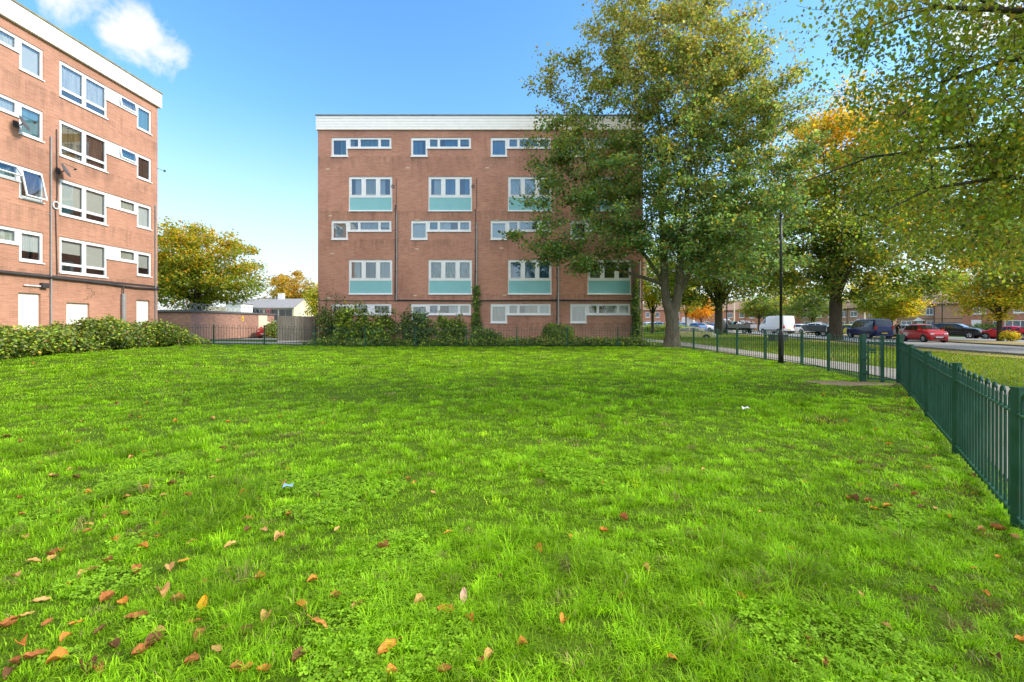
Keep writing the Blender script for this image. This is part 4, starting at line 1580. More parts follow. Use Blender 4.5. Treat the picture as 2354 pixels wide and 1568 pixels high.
# bramble bank along the left block (points in metres from its own base)
br = []
rb = random.Random(5)
bx0, by0 = -18.0, 18.0
for k, (yy, hh, dd_) in enumerate([(9.5, 1.2, 1.5), (11, 1.3, 1.5), (12.5, 1.3, 1.5), (14, 1.25, 1.5), (15.4, 1.25, 1.45), (16.6, 1.35, 1.4), (17.8, 1.30, 1.35), (18.9, 1.15, 1.35), (19.9, 1.7, 1.35), (20.8, 1.75, 1.35), (21.8, 1.35, 1.4), (22.8, 1.5, 1.5), (23.7, 1.35, 1.8), (24.2, .95, 1.9), (24.5, .65, 2.2)]):
    cxx = -19.1 + dd_ * .5
    hh *= .88
    br.append((cxx - bx0, yy - by0, .30 + hh * .38, dd_ * .78, .95, hh * .60))
    br.append((cxx - bx0 + rb.uniform(-.2, .5), yy - by0 + rb.uniform(-.5, .5), .30 + hh * .62 + rb.uniform(-.1, .12), .55, .6, hh * .38))
for k in range(16):                                    # ragged lobes over the bank's own outline
    yy = 10 + 14.5 * (k + .5) / 16
    br.append((-17.75 + rb.uniform(-.5, .15) - bx0, yy - by0, .30 + rb.uniform(.35, .7), rb.uniform(.4, .6), rb.uniform(.45, .7), rb.uniform(.3, .45)))
leaf_heap('bramble_bank', 'long tangled bank of green brambles growing against the foot of the left block', 'brambles', (bx0, by0, 0), br, 72000, .105,
          [GRN, DGRN, LGRN, (.20, .24, .08), BRN, YEL], [5, 2.5, 5, 2.5, .7, .2], 61, 60, up=.7, shoots=40, stem_h=.35, surf=.5,
          keep=lambda P: P[:, 0] > (-19.24 - .035 * (24.7 - P[:, 1] - by0)) - bx0 + .06)


def shrub_at(name, label, px, Y, w, d, z1, n, seed, pal=None, wts=None, size=.11, shoots=4, cat='shrub', stem_h=1.0, group='shrubs in front of the facing block', up=.5, asp=.8):
    x = at(px, Y)
    g0 = random.Random(seed)
    blobs = [(0, 0, z1 * .42, w * .5, d * .5, z1 * .5), (-w * .22, 0, z1 * .62, w * .3, d * .35, z1 * .36), (w * .2, 0, z1 * .55, w * .3, d * .35, z1 * .36), (g0.uniform(-.2, .2) * w, -d * .2, z1 * .3, w * .42, d * .4, z1 * .3)]
    return leaf_heap(name, label, cat, (x, Y, h(x, Y)), blobs, n, size, pal or [GRN, DGRN, LGRN, (.05, .10, .03)], wts or [4, 4, 2, 2], seed, 12, group, shoots=shoots, stem_h=stem_h, up=up, asp=asp)


shrub_at('shrub', 'tall shrub with bare brown shoots at the left corner of the facing block', 757, 27.2, 1.7, 1.3, 2.3, 3600, 71, [GRN, DGRN, BRN, (.10, .10, .04)], [4, 4, 1.5, 2], shoots=16, stem_h=1.5)
shrub_at('shrub', 'large leafed yellow green shrub in front of the facing block, second from its left corner', 808, 26.6, 2.0, 1.4, 2.35, 4300, 72, [GRN, LGRN, DGRN, YEL], [4, 4, 2, .35], .14, shoots=8)
shrub_at('shrub', 'green shrub under the left ground floor window of the facing block', 868, 26.8, 2.2, 1.4, 1.95, 4300, 73, [GRN, LGRN, DGRN, (.16, .18, .02)], [4, 3, 3, 1.2], .12, shoots=10)
shrub_at('shrub', 'dark bushy shrub partly hiding the white framed window beside the ivy column', 950, 26.7, 2.6, 1.5, 2.1, 5200, 74, [GRN, DGRN, (.045, .085, .035), LGRN], [3, 5, 4, 1], .10, shoots=10, stem_h=.7)
shrub_at('shrub', 'rounded shrub just left of the ivy column', 1037, 26.8, 2.1, 1.4, 1.75, 3800, 75, [GRN, LGRN, DGRN], [4, 2, 3], .11, shoots=8, stem_h=.5)
shrub_at('shrub', 'low spreading shrub at the foot of the ivy column', 1118, 26.6, 2.0, 1.3, 1.05, 2800, 76, None, None, .10, shoots=3, stem_h=.4)
shrub_at('arching_shrub', 'fountain shaped grassy shrub under the gap between the two right ground floor windows', 1283, 26.9, 1.9, 1.3, 1.35, 4200, 77, [GRN, LGRN, DGRN], [4, 2, 3], .20, shoots=0, asp=.22, up=.2)
cov = [(at(p, 26.4), 0, .14, 1.1, .95, .32 + .12 * math.sin(p)) for p in range(1140, 1490, 28)]
cov = [(x - 5, y, z, a, b, c) for x, y, z, a, b, c in cov]
leaf_heap('ivy_ground_cover', 'low ivy and weeds between the railing and right half of the facing block', 'ground cover', (5, 26.4, h(5, 26.4)), cov, 15000, .095,
          [GRN, DGRN, LGRN, BRN], [4, 4, 2, .3], 78, 10, up=.8)
cov2 = [(at(p, 26.2) + 8, 0, .12, .95, .8, .34) for p in range(735, 1140, 28)]
leaf_heap('ivy_ground_cover', 'low weeds at the foot of the shrubs along the left half of the facing block', 'ground cover', (-8, 26.2, h(-8, 26.2)), cov2, 13000, .10,
          [GRN, DGRN, LGRN, YEL], [4, 4, 2, .1], 79, 10, up=.8)


def ivy(label, px, z1, w, n, seed):
    x = at(px, 28.4)
    r_ = random.Random(seed)
    blobs = [(r_.uniform(-.1, .1) * w, 0, z, w * (.5 - .25 * z / z1) * r_.uniform(.8, 1.2), .13, .45) for z in np.arange(.1, z1, .3)]
    return leaf_heap('climbing_ivy', label, 'ivy', (x, 28.36, BZ), blobs, n, .10, [DGRN, GRN, (.05, .09, .03), LGRN], [4, 4, 2, .6], seed, 6, 'ivy on the drain pipes', up=.1)


ivy('ivy climbing the drain pipe in the middle of the facing block', 1095, 3.6, .75, 3200, 81)
ivy('dark ivy round the drain pipe at the right corner of the facing block', 1462, 3.9, .75, 3200, 82)
leaf_heap('shrub', 'pale green bush behind the garages beside the parked red car', 'shrub', (at(640, 44), 44, h(at(640, 44), 44)), [(0, 0, .9, 1.3, 1.0, .9)], 2600, .14, [LGRN, GRN, (.13, .17, .05)], [4, 3, 3], 83, 8)
leaf_heap('shrub', 'yellow weed clump growing round the trunk of the bright yellow tree', 'shrub', (at(2316, 42.6), 42.4, h(at(2316, 42.6), 42.4)), [(0, 0, .5, .9, .6, .55)], 1500, .12, [YEL, GOLD, LGRN], [4, 2, 3], 84, 6)
leaf_heap('shrub', 'dark green bush beside the red brick house behind the parked red saloon', 'shrub', (at(2262, 62), 62, h(at(2262, 62), 62)), [(0, 0, .9, 1.7, 1.2, 1.1)], 2200, .16, [DGRN, GRN, LGRN], [4, 3, 1], 85, 6)
leaf_heap('hedge', 'clipped green hedge by the far parked cars beyond the sycamore trunk', 'hedge', (at(1500, 70), 70, h(at(1500, 70), 70)), [(0, 0, .6, 2.6, .8, .7), (3.5, 0, .6, 2.6, .8, .7)], 4200, .16, [GRN, LGRN, YEL], [4, 4, 1], 86, 6)

# far-off woods closing the view behind the houses
g = np.random.default_rng(91)
P, Cw = [], []
for (x0, y0, x1, y1, hh) in ((-150, 150, -20, 165, 7.5), (-20, 190, 40, 190, 8), (40, 175, 150, 135, 10), (150, 135, 210, 60, 11)):
    L_ = math.hypot(x1 - x0, y1 - y0)
    n = int(L_ * 160)
    t = g.uniform(0, 1, n)
    crown = hh * (.62 + .38 * np.sin(t * L_ / 5.3) * np.sin(t * L_ / 2.1 + 1) + .12 * g.normal(0, 1, n))
    P.append(np.c_[x0 + (x1 - x0) * t + g.normal(0, 2.0, n), y0 + (y1 - y0) * t + g.normal(0, 2.5, n), np.abs(crown) * g.uniform(.05, 1, n) ** .6])
P = np.concatenate(P)
V, Fq = leaf_geom(P, .75 * g.uniform(.5, 1.4, len(P)), g)
tint = np.array([mnoise.noise(Vector((p[0] * .11, p[1] * .11, p[2] * .05))) for p in P])
cc = np.where((tint + g.normal(0, .15, len(P)) > .12)[:, None], pick(g, len(P), [YEL, OLV, LGRN, GOLD], [2, 4, 4, 1]), pick(g, len(P), [GRN, DGRN, OLV], [4, 3, 2]))
tag(mesh_np('distant_woods', V, [Fq], M['leaf_dull'], None, np.repeat(cc, 6, axis=0)), 'far off line of autumn trees behind the roofs', 'woods', kind='stuff')

# ------------------------------------------------------------------ lawn: blades, clover, fallen leaves
LAWN = [(-19.4, -1.0), (1.0, -1.0), (8.95, 10.6), (8.40, 10.9), (9.0, 13.0), (9.4, 15.5), (9.2, 20), (8.9, 24.9), (-16.5, 24.9), (-17.6, 20), (-17.6, 9)]


def in_poly(x, y, poly):
    r = np.zeros(len(x), bool)
    n = len(poly)
    for i in range(n):
        x0, y0 = poly[i]
        x1, y1 = poly[(i + 1) % n]
        c = ((y0 > y) != (y1 > y)) & (x < (x1 - x0) * (y - y0) / (y1 - y0 + 1e-12) + x0)
        r ^= c
    return r


def vnoise(x, y, s, seed):
    """smooth value noise on a lattice"""
    g = np.random.default_rng(seed)
    T = g.uniform(0, 1, (256, 256))
    fx, fy = x / s + 1000, y / s + 1000
    ix, iy = np.floor(fx).astype(int), np.floor(fy).astype(int)
    tx, ty = fx - ix, fy - iy
    tx, ty = tx * tx * (3 - 2 * tx), ty * ty * (3 - 2 * ty)
    q = lambda a, b: T[a % 256, b % 256]
    return (q(ix, iy) * (1 - tx) + q(ix + 1, iy) * tx) * (1 - ty) + (q(ix, iy + 1) * (1 - tx) + q(ix + 1, iy + 1) * tx) * ty


def band(y0, y1, dens, g, xmin=-20, xmax=12, margin=2.0, poly=LAWN):
    A_ = (xmax - xmin) * (y1 - y0)
    n = int(A_ * dens)
    x, y = g.uniform(xmin, xmax, n), g.uniform(y0, y1, n)
    k = (np.abs(x) < 1.17 * np.maximum(y, 0) + margin) & in_poly(x, y, poly)
    return x[k], y[k]


def blades(x, y, hgt, wid, lean, col, g, th=None):
    n = len(x)
    z = H(x, y)
    th = g.uniform(0, 2 * math.pi, n) if th is None else th
    dx, dy = np.cos(th), np.sin(th)
    px, py = -dy, dx
    l = lean * g.uniform(.3, 1.2, n)
    b = np.c_[x, y, z]
    wv = np.c_[px * wid / 2, py * wid / 2, np.zeros(n)]
    m = b + np.c_[dx * l * hgt * .35, dy * l * hgt * .35, hgt * .62]
    t = b + np.c_[dx * l * hgt * 1.1, dy * l * hgt * 1.1, hgt * np.clip(1.02 - .42 * l, .35, 1)]
    V = np.stack([b - wv, b + wv, m + wv * .75, m - wv * .75, t], 1).reshape(-1, 3)
    i = np.arange(n)[:, None] * 5
    return V, i + np.array([[0, 1, 2, 3]]), i + np.array([[3, 2, 4]]), np.repeat(col, 5, axis=0)


def grass_colour(x, y, g):
    n = len(x)
    a = .22 + .56 * (vnoise(x, y, 1.6, 1) * .5 + vnoise(x, y, .45, 2) * .5)
    b = vnoise(x, y, 4.5, 3)
    c = np.array((.190, .380, .007))[None] * (1 - a[:, None]) + np.array((.305, .545, .012))[None] * a[:, None]
    c = c * (.94 + .12 * b[:, None]) * (.84 + .32 * vnoise(x, y, .17, 4)[:, None])
    yel = g.uniform(0, 1, n) < .03
    c[yel] = np.array((.30, .27, .09)) * g.uniform(.6, 1.1, (yel.sum(), 1))
    # worn patches near the railing and gate
    worn = smooth(.60, .80, vnoise(x, y, .55, 5)) * smooth(2.5, 6.5, x - .35 * y + 2.0)
    w = g.uniform(0, 1, n) < worn * .55
    c[w] = np.array((.20, .15, .05)) * g.uniform(.6, 1.2, (w.sum(), 1))
    return np.clip(c * np.exp(g.normal(0, .16, (n, 1))), .004, .8), worn


g = np.random.default_rng(3)
Vs, Q, T3, Cc, off = [], [], [], [], 0


def push(v, q, t, c):
    global off
    Vs.append(v); Q.append(q + off); T3.append(t + off); Cc.append(c)
    off += len(v)


def bare(x, y, g):
    return ((x - DIRT[0]) / DIRT[2]) ** 2 + ((y - DIRT[1]) / DIRT[3]) ** 2 < g.uniform(.35, 1.1, len(x))


# turf grows in small tufts: blades splay out from each tuft's middle, over a shorter undergrowth
for (y0, y1, dens, nb, sg, hh, ww) in ((1.3, 3.3, 230, 44, .026, .056, .0036), (3.3, 5.4, 140, 38, .034, .056, .0050), (5.4, 8.5, 70, 32, .048, .054, .0074), (8.5, 13.5, 28, 30, .078, .056, .0115), (13.5, 25, 11, 34, .12, .056, .020)):
    cx_, cy_ = band(y0, y1, dens, g)
    k = ~bare(cx_, cy_, g)
    cx_, cy_ = cx_[k], cy_[k]
    patch = vnoise(cx_, cy_, .42, 8) * .6 + vnoise(cx_, cy_, 1.3, 9) * .4
    k = g.uniform(0, 1, len(cx_)) < np.clip(.62 + 1.5 * (patch - .25), .5, 1)
    cx_, cy_, patch = cx_[k], cy_[k], patch[k]
    ccol, worn = grass_colour(cx_, cy_, g)
    ch = hh * np.exp(g.normal(0, .28, len(cx_))) * (.62 + .75 * smooth(.35, .8, patch)) * (1 - .45 * worn)
    rank = smooth(.62, .78, patch) * (g.uniform(0, 1, len(cx_)) < .6)   # ranker, darker tufts here and there
    ch = ch * (1 + .35 * rank)
    ccol = ccol * (1 - .30 * rank[:, None]) * np.exp(g.normal(0, .16, (len(cx_), 1)))
    n = len(cx_)
    rep = np.repeat(np.arange(n), nb)
    ox, oy = g.normal(0, sg, (2, n * nb))
    x, y = cx_[rep] + ox, cy_[rep] + oy
    ang = np.arctan2(oy, ox) + g.normal(0, .9, n * nb)
    hgt = ch[rep] * g.uniform(.45, 1.2, n * nb)
    col = ccol[rep] * np.exp(g.normal(0, .14, (n * nb, 1)))
    straw = g.uniform(0, 1, n * nb) < .022
    col[straw] = np.array((.42, .38, .14)) * g.uniform(.6, 1.1, (straw.sum(), 1))
    push(*blades(x, y, hgt, ww * g.uniform(.7, 1.3, n * nb), 1.2, np.clip(col, .004, .85), g, ang))
    x, y = band(y0, y1, dens * nb * .22, g)
    k = ~bare(x, y, g)
    x, y = x[k], y[k]
    col, worn = grass_colour(x, y, g)
    push(*blades(x, y, hh * .42 * g.uniform(.5, 1.3, len(x)), ww * 1.1, 1.2, col * .8, g))
print('grass blades', off // 5)
grass = mesh_np('lawn_grass', np.concatenate(Vs), [np.concatenate(Q), np.concatenate(T3)], M['grass_blade'], None, np.concatenate(Cc))
tag(grass, 'short bright green grass of the lawn', 'grass', kind='stuff')

# rougher grass outside the railing
VP = [(10.9, 8), (6.5, 2), (24, 2), (24.5, 20), (26.0, 32), (28.5, 60), (12.5, 60), (11.9, 34), (11.45, 20), (11.45, 13)]
Vs, Q, T3, Cc, off = [], [], [], [], 0
for (y0, y1, dens, hh, ww, xm) in ((2, 9, 500, .06, .012, 13), (9, 16, 330, .06, .016, 20), (16, 30, 120, .07, .035, 27), (30, 58, 40, .07, .07, 30)):
    x, y = band(y0, y1, dens, g, 6, xm, 3, VP)
    a = vnoise(x, y, 2.2, 12)
    c = np.array((.15, .24, .010))[None] * (1 - a[:, None]) + np.array((.27, .36, .018))[None] * a[:, None]
    lf = g.uniform(0, 1, len(x)) < .10
    c[lf] = np.array((.33, .22, .06)) * g.uniform(.6, 1.2, (lf.sum(), 1))
    v, q, t, c = blades(x, y, hh * g.uniform(.5, 1.3, len(x)), ww * g.uniform(.7, 1.3, len(x)), .8, c * np.exp(g.normal(0, .15, (len(x), 1))), g)
    Vs.append(v); Q.append(q + off); T3.append(t + off); Cc.append(c)
    off += len(v)
tag(mesh_np('verge_grass', np.concatenate(Vs), [np.concatenate(Q), np.concatenate(T3)], M['grass_blade'], None, np.concatenate(Cc)),
    'rough yellowing grass on the verge between the path and the road', 'grass', kind='stuff')

# clover leaves through the near turf
x, y = band(1.4, 5.2, 2600, g, -7, 3.2)
m = vnoise(x, y, .7, 15) * .7 + vnoise(x, y, .25, 16) * .3
k = (m > .50 + .05 * np.maximum(0, x + .5) + .10 * np.maximum(0, y - 2.6)) & (g.uniform(0, 1, len(x)) < .8)
x, y = x[k], y[k]
n = len(x)
z = H(x, y) + g.uniform(.020, .048, n)
Vs = []
r = g.uniform(.0065, .0135, n)
th = g.uniform(0, 6.28, n)
tl = g.normal(0, .25, (n, 2))
for k in range(3):
    a = th + k * 2.094
    for s0, rr in ((0, 0), (-.55, 1.2), (0, 1.75), (.55, 1.2)):
        ux, uy = np.cos(a + s0) * r * rr, np.sin(a + s0) * r * rr
        Vs.append(np.c_[x + ux, y + uy, z + ux * tl[:, 0] + uy * tl[:, 1]])
V = np.stack(Vs, 1).reshape(-1, 3)
b = np.arange(n)[:, None] * 12
Fq = np.concatenate([b + np.array([[0, 1, 2, 3]]) + 4 * k for k in range(3)], 0)
cc = np.array((.25, .45, .02)) * np.exp(g.normal(0, .18, (n, 1)))
tag(mesh_np('clover', V, [Fq], M['grass_blade'], None, np.repeat(cc, 12, axis=0)), 'small round clover leaves mixed into the near grass', 'clover', kind='stuff')


# fallen leaves: (picture column, row) -> ground
def ground_at(px, py):
    k = (py - 745) / 1046.0
    Y = 3.0
    for _ in range(12):
        Y = (EYE - h(at(px, Y), Y)) / k
    return at(px, Y), Y


def dead_leaf_mesh(name, seed, c, L=.09, curl=.5, wide=.55):
    """a curled dry leaf with a stalk, bent along and across its midrib"""
    r_ = random.Random(seed)
    n, w = 8, 5
    vs, fs = [], []
    bend = r_.uniform(-.7, .9) * curl
    twist = r_.uniform(-.6, .6) * curl
    for i in range(n + 1):
        u = i / n
        half = L * wide * .5 * (math.sin(math.pi * min(1, u * .96 + .03)) ** .58) * (1 - .25 * u) * (1 + .09 * math.sin(u * 23 + seed))
        for j in range(-w // 2 + 1, w // 2 + 1 + (w % 2 == 0)):
            v = j / (w // 2)
            x = v * half
            z = abs(v) ** 1.5 * half * curl * 1.5 + bend * L * (u - .5) ** 2 * 1.6 + .004 * math.sin(u * 14 + v * 3 + seed)
            y = (u - .5) * L
            a = twist * (u - .5)
            vs.append((x * math.cos(a) - z * math.sin(a), y, x * math.sin(a) + z * math.cos(a)))
    m = len(vs) // (n + 1)
    for i in range(n):
        for j in range(m - 1):
            a = i * m + j
            fs.append((a, a + 1, a + m + 1, a + m))
    me = bpy.data.meshes.new(name)
    b = len(vs)
    vs += [(-.001, -L * .5, .0), (.001, -L * .5, .0), (.001, -L * .8, .004), (-.001, -L * .8, .004)]
    fs.append((b, b + 1, b + 2, b + 3))
    me.from_pydata(vs, [], fs)
    zmin = min(v[2] for v in vs)
    for v in me.vertices:
        v.co.z -= zmin
    me.polygons.foreach_set('use_smooth', [True] * len(fs))
    a = me.attributes.new('Col', 'FLOAT_COLOR', 'POINT')
    arr = np.ones((len(vs), 4), np.float32)
    for i, v in enumerate(vs):
        k = 1 + .6 * mnoise.noise(Vector((v[0] * 75, v[1] * 75, seed)))
        arr[i, :3] = np.clip(np.array(c) * k, 0, 1)
    a.data.foreach_set('color', arr.ravel())
    me.materials.append(M['dry_leaf'])
    return me


KINDS = {
    'orange': ((.62, .24, .045), 'curled orange brown fallen leaf lying on the lawn'),
    'tan': ((.60, .33, .12), 'pale tan fallen leaf lying on the lawn'),
    'red': ((.37, .14, .045), 'reddish brown fallen leaf lying on the lawn'),
    'dark': ((.17, .08, .035), 'dark brown shrivelled fallen leaf lying on the lawn'),
}
POOL = {k: [dead_leaf_mesh('fallen_leaf', 10 * i + j, v[0], curl=.35 + .16 * j, wide=.52 + .07 * j) for j in range(5)] for i, (k, v) in enumerate(KINDS.items())}


def put_leaf(x, y, kind, size, r_, label=None, mesh=None, lift=.015):
    o = bpy.data.objects.new('fallen_leaf', mesh or r_.choice(POOL[kind]))
    o.location = (x, y, h(x, y) + lift)
    o.rotation_euler = (r_.uniform(-.22, .22), r_.uniform(-.22, .22), r_.uniform(0, 6.28))
    s = size * .95 / .09
    o.scale = (s, s, s)
    COL.objects.link(o)
    tag(o, label or KINDS[kind][1], 'leaf', 'fallen leaves on the lawn')
    return o


rl = random.Random(12)
hand = [(467, 1403, 'x', .085, 'bright yellow orange fallen leaf standing upright in the near grass', (.80, .36, .02)),
        (890, 1508, 'x', .10, 'large orange fallen leaf at the bottom edge left of centre', (.78, .26, .05)),
        (1065, 1383, 'x', .075, 'pale pinkish leaf standing in the middle foreground grass', (.66, .40, .28)),
        (735, 1452, 'x', .13, 'long thin curled orange leaf in the near grass right of the yellow one', (.66, .28, .07)),
        (605, 1231, 'x', .085, 'pale orange leaf lying flat halfway up the left foreground', (.62, .33, .13)),
        (1030, 1236, 'x', .06, 'small bright orange leaf alone in the middle of the lawn', (.75, .33, .05))]
for i, (px, py, _, s, lab, c) in enumerate(hand):
    x, y = ground_at(px, py)
    o = put_leaf(x, y, 'tan', s, rl, lab, dead_leaf_mesh('fallen_leaf', 300 + i, c, curl=.3, wide=(.22 if i == 3 else .62)), .035)
    if i in (0, 2):
        o.rotation_euler = (1.0, .15, .2)
spots = [(180, 1440), (230, 1460), (350, 1490), (500, 1500), (560, 1470), (110, 1440), (55, 1490), (420, 1300), (520, 1320), (190, 1330), (80, 1300), (260, 1250), (440, 1250), (360, 1240), (140, 1275), (115, 1280), (245, 1170), (475, 1197), (380, 1192), (290, 1150), (310, 1320), (215, 1320), (250, 1297), (125, 1290), (245, 1387), (285, 1395), (470, 1352), (365, 1375), (405, 1390),
         (300, 1425), (320, 1425), (440, 1440), (465, 1470), (520, 1452), (610, 1425), (595, 1340), (530, 1260), (565, 1222), (715, 1340), (770, 1382), (150, 1472), (85, 1522), (125, 1530), (325, 1512), (445, 1532),
         (200, 1552), (220, 1545), (545, 1550), (600, 1552), (570, 1553), (25, 1440), (15, 1448), (20, 1560), (40, 1535), (970, 1396), (1025, 1415), (1075, 1438), (1435, 1382), (1120, 1520), (1105, 1530), (1200, 1487), (1020, 1550),
         (905, 1560), (1540, 1518), (1855, 1478), (2040, 1450), (1820, 1527), (1900, 1527), (2290, 1522), (2345, 1485), (2270, 1375), (2140, 1360), (1610, 1400), (1380, 1117), (1250, 1090), (845, 1138), (730, 1147), (560, 1140), (660, 1128),
         (590, 1150), (400, 1120), (340, 1190), (280, 1193), (430, 885), (190, 1080), (20, 1010), (130, 1098), (50, 1190), (330, 1045), (290, 993), (515, 1040), (900, 1090), (1270, 1030), (955, 1113), (780, 1225), (1000, 1137), (1715, 945),
         (1890, 945), (1945, 970), (2010, 990), (2085, 960), (2140, 990), (2060, 1045), (2115, 965), (1985, 1370), (2300, 1290), (2180, 1190), (2100, 1140), (2255, 1225), (2245, 1315), (1750, 1180), (1850, 1110), (1930, 1240), (1700, 1380),
         (1480, 1310), (1310, 1240), (1150, 1330), (1290, 1440), (690, 1405), (820, 1400), (880, 1270), (640, 1250), (90, 1390), (60, 1240), (160, 1350), (35, 1330), (200, 1210), (330, 1270), (395, 1310), (60, 1420), (370, 1460), (260, 1495), (690, 1520)]
for px, py in spots:
    x, y = ground_at(px + rl.uniform(-6, 6), py + rl.uniform(-4, 4))
    kind = rl.choices(['orange', 'tan', 'red', 'dark'], [4, 3, 3, 1.3])[0]
    put_leaf(x, y, kind, rl.uniform(.055, .092) * (1 if px < 1100 else .72), rl)
for k in range(165):
    px = rl.choice([rl.gauss(200, 200), rl.gauss(300, 250), rl.uniform(0, 2354), rl.gauss(2150, 130)])
    py = 800 + 480 * rl.random() ** 1.2
    x, y = ground_at(px, py)
    if in_poly(np.array([x]), np.array([y]), LAWN)[0] and y < 16:
        put_leaf(x, y, rl.choices(['orange', 'tan', 'red', 'dark'], [3, 3, 3, 3])[0], rl.uniform(.05, .09), rl, None, None, .008)

# small litter
x, y = ground_at(662, 1129)
MB().add([(-.035, -.012, 0), (.03, -.02, .004), (.04, .015, .02), (-.03, .02, .012), (0, 0, .028)], [(0, 1, 4), (1, 2, 4), (2, 3, 4), (3, 0, 4)])
w_ = MB().add([(-.04, -.02, .0), (.0, -.03, .022), (.045, -.015, .01), (.04, .02, .03), (.0, .025, .012), (-.04, .015, .03)], [(0, 1, 4, 5), (1, 2, 3, 4)]).build('wrapper', mat_plain("blue_foil", (.25, .42, .70), .25, .3, var=.3, scale=40), None, False, (x, y, h(x, y) + .035))
tag(w_, 'small crumpled blue and silver wrapper on the left of the lawn', 'litter')
x, y = ground_at(1714, 946)
w_ = MB().add([(-.06, -.03, .0), (.0, -.05, .03), (.06, -.02, .01), (.05, .04, .04), (.0, .03, .02), (-.05, .03, .045)], [(0, 1, 4, 5), (1, 2, 3, 4)]).build('paper_scrap', M['white_board'], None, False, (x, y, h(x, y) + .04))
tag(w_, 'white paper scrap on the lawn below the lamp column', 'litter')

# ------------------------------------------------------------------ garages, bungalow and boards between the blocks
gx0, gy0 = -25.4, 36.0
gz = h(gx0, gy0) - .05
gar = thing('garage_block', 'low flat roofed brick garages with a pale painted patch, behind the railing between the blocks', 'garages', (gx0, gy0, gz))
GH = 2.25
MB().box(-7.5, 0, 0, 12.6, 0, GH).build('wall', M['brick_garage'], gar)
MB().box(-7.6, .12, -.12, 12.7, GH + .003, GH + .16).build('roof', M['roof_felt'], gar)
pm = MB()
pm.add([(.004, 9.6, .25), (.004, 12.55, .1), (.004, 12.55, 1.25), (.004, 11.9, 1.25), (.004, 11.9, 1.55), (.004, 11.2, 1.55), (.004, 11.2, 2.2), (.004, 9.6, 2.2)], [(0, 1, 2, 3, 4, 5, 6, 7)])
pm.build('painted_patch', M['cream'], gar)
wr = MB()
g_ = random.Random(4)
for (a, b) in (((-7.4, -.02), (.0, -.02)), ((.0, -.02), (.0, 12.6))):
    L_ = math.hypot(b[0] - a[0], b[1] - a[1])
    for row in range(2):
        pts = []
        for k in range(int(L_ * 14)):
            t = k / (L_ * 14)
            an = k * .62 + row
            rr = .26 + .05 * g_.random()
            px_, py_ = a[0] + (b[0] - a[0]) * t, a[1] + (b[1] - a[1]) * t
            nx, ny = (b[1] - a[1]) / L_, -(b[0] - a[0]) / L_
            pts.append((px_ - nx * (.35 + .3 * row + rr * math.cos(an)), py_ - ny * (.35 + .3 * row + rr * math.cos(an)), GH + .45 + rr * math.sin(an)))
        wr.tube(pts, .012, 3, False)
wr.build('razor_wire', M['grey_metal'], gar)
sg = thing('warning_sign', 'tiny yellow warning sign on the garage wall', 'sign', (gx0 + .01, gy0 + 6.9, gz + 1.6))
MB().box(.0, .012, -.16, .16, 0, .42).build('sign_plate', mat_plain("yellow_sign", (.75, .50, .03), .5), sg)
tri = MB()
tri.add([(.015, -.09, .2), (.015, .09, .2), (.015, 0, .36)], [(0, 1, 2)])
tri.box(.013, .016, -.10, .10, .06, .14)
tri.build('sign_mark', M['trim'], sg)

bx, by = at(675.5, 70), 70.0
bz = h(bx, by)
bun = thing('bungalow', 'grey roofed house with a cream gable end and dark glazed front behind the board fence', 'house', (bx, by, bz))
EV, RG, BL, BD = 4.0 - bz, 5.45 - bz, 9.5, 7.0
w = MB()
w.box(-BL, 0, 0, BD, 0, EV)
w.add([(0, 0, EV), (0, BD, EV), (0, BD / 2, RG)], [(0, 1, 2)])
w.build('wall', M['cream'], bun)
r_ = MB()
for s in (0, 1):
    y0, y1 = (-.3, BD / 2) if s == 0 else (BD + .3, BD / 2)
    zz = EV - .3 * (RG - EV) / (BD / 2) + .04
    r_.add([(-BL - .2, y0, zz), (.12, y0, zz), (.12, y1, RG + .05), (-BL - .2, y1, RG + .05), (-BL - .2, y0, zz + .1), (.12, y0, zz + .1), (.12, y1, RG + .15), (-BL - .2, y1, RG + .15)],
           [(0, 1, 2, 3), (7, 6, 5, 4), (0, 4, 5, 1), (1, 5, 6, 2), (2, 6, 7, 3), (3, 7, 4, 0)])
rf = r_.build('roof', M['roof_slate'], bun)
MB().box(-4.1, -3.3, BD / 2 - .35, BD / 2 + .35, RG - .1, RG + 1.0).build('chimney', M['white_render'], rf)
for k in range(4):
    x0 = -8.9 + k * 2.2
    f_ = MB().cells([x0, x0 + .07, x0 + 1.0, x0 + 1.07, x0 + 2.0, x0 + 2.07], [.9, .97, EV - .32, EV - .25], lambda u, z: not (x0 + .07 < u < x0 + 1.0 and .97 < z < EV - .32) and not (x0 + 1.07 < u < x0 + 2.0 and .97 < z < EV - .32), -.03, .05).build('window', M['grey_metal'], bun)
    MB().quad((x0 + .03, -.006, .93), (x0 + 2.04, -.006, .93), (x0 + 2.04, -.006, EV - .28), (x0 + .03, -.006, EV - .28)).build('pane', M['car_glass'], f_)
ld = thing('ladder', 'red ladder leaning against the dark front of the grey roofed house', 'ladder', (bx - 3.6, by - .95, bz))
lm = MB()
red = mat_plain("red_ladder", (.55, .03, .04), .5)
for s in (-.2, .2):
    lm.tube([(s - .35, -.3, 0), (s, .55, EV - .1)], .04, 6)
lm.build('side_rails', red, ld)
for k in range(1, 10):
    f = k / 10
    MB().tube([(-.2 - .35 * (1 - f), -.3 + .85 * f, EV * f), (.2 - .35 * (1 - f), -.3 + .85 * f, EV * f)], .025, 5).build('rung', red, ld)

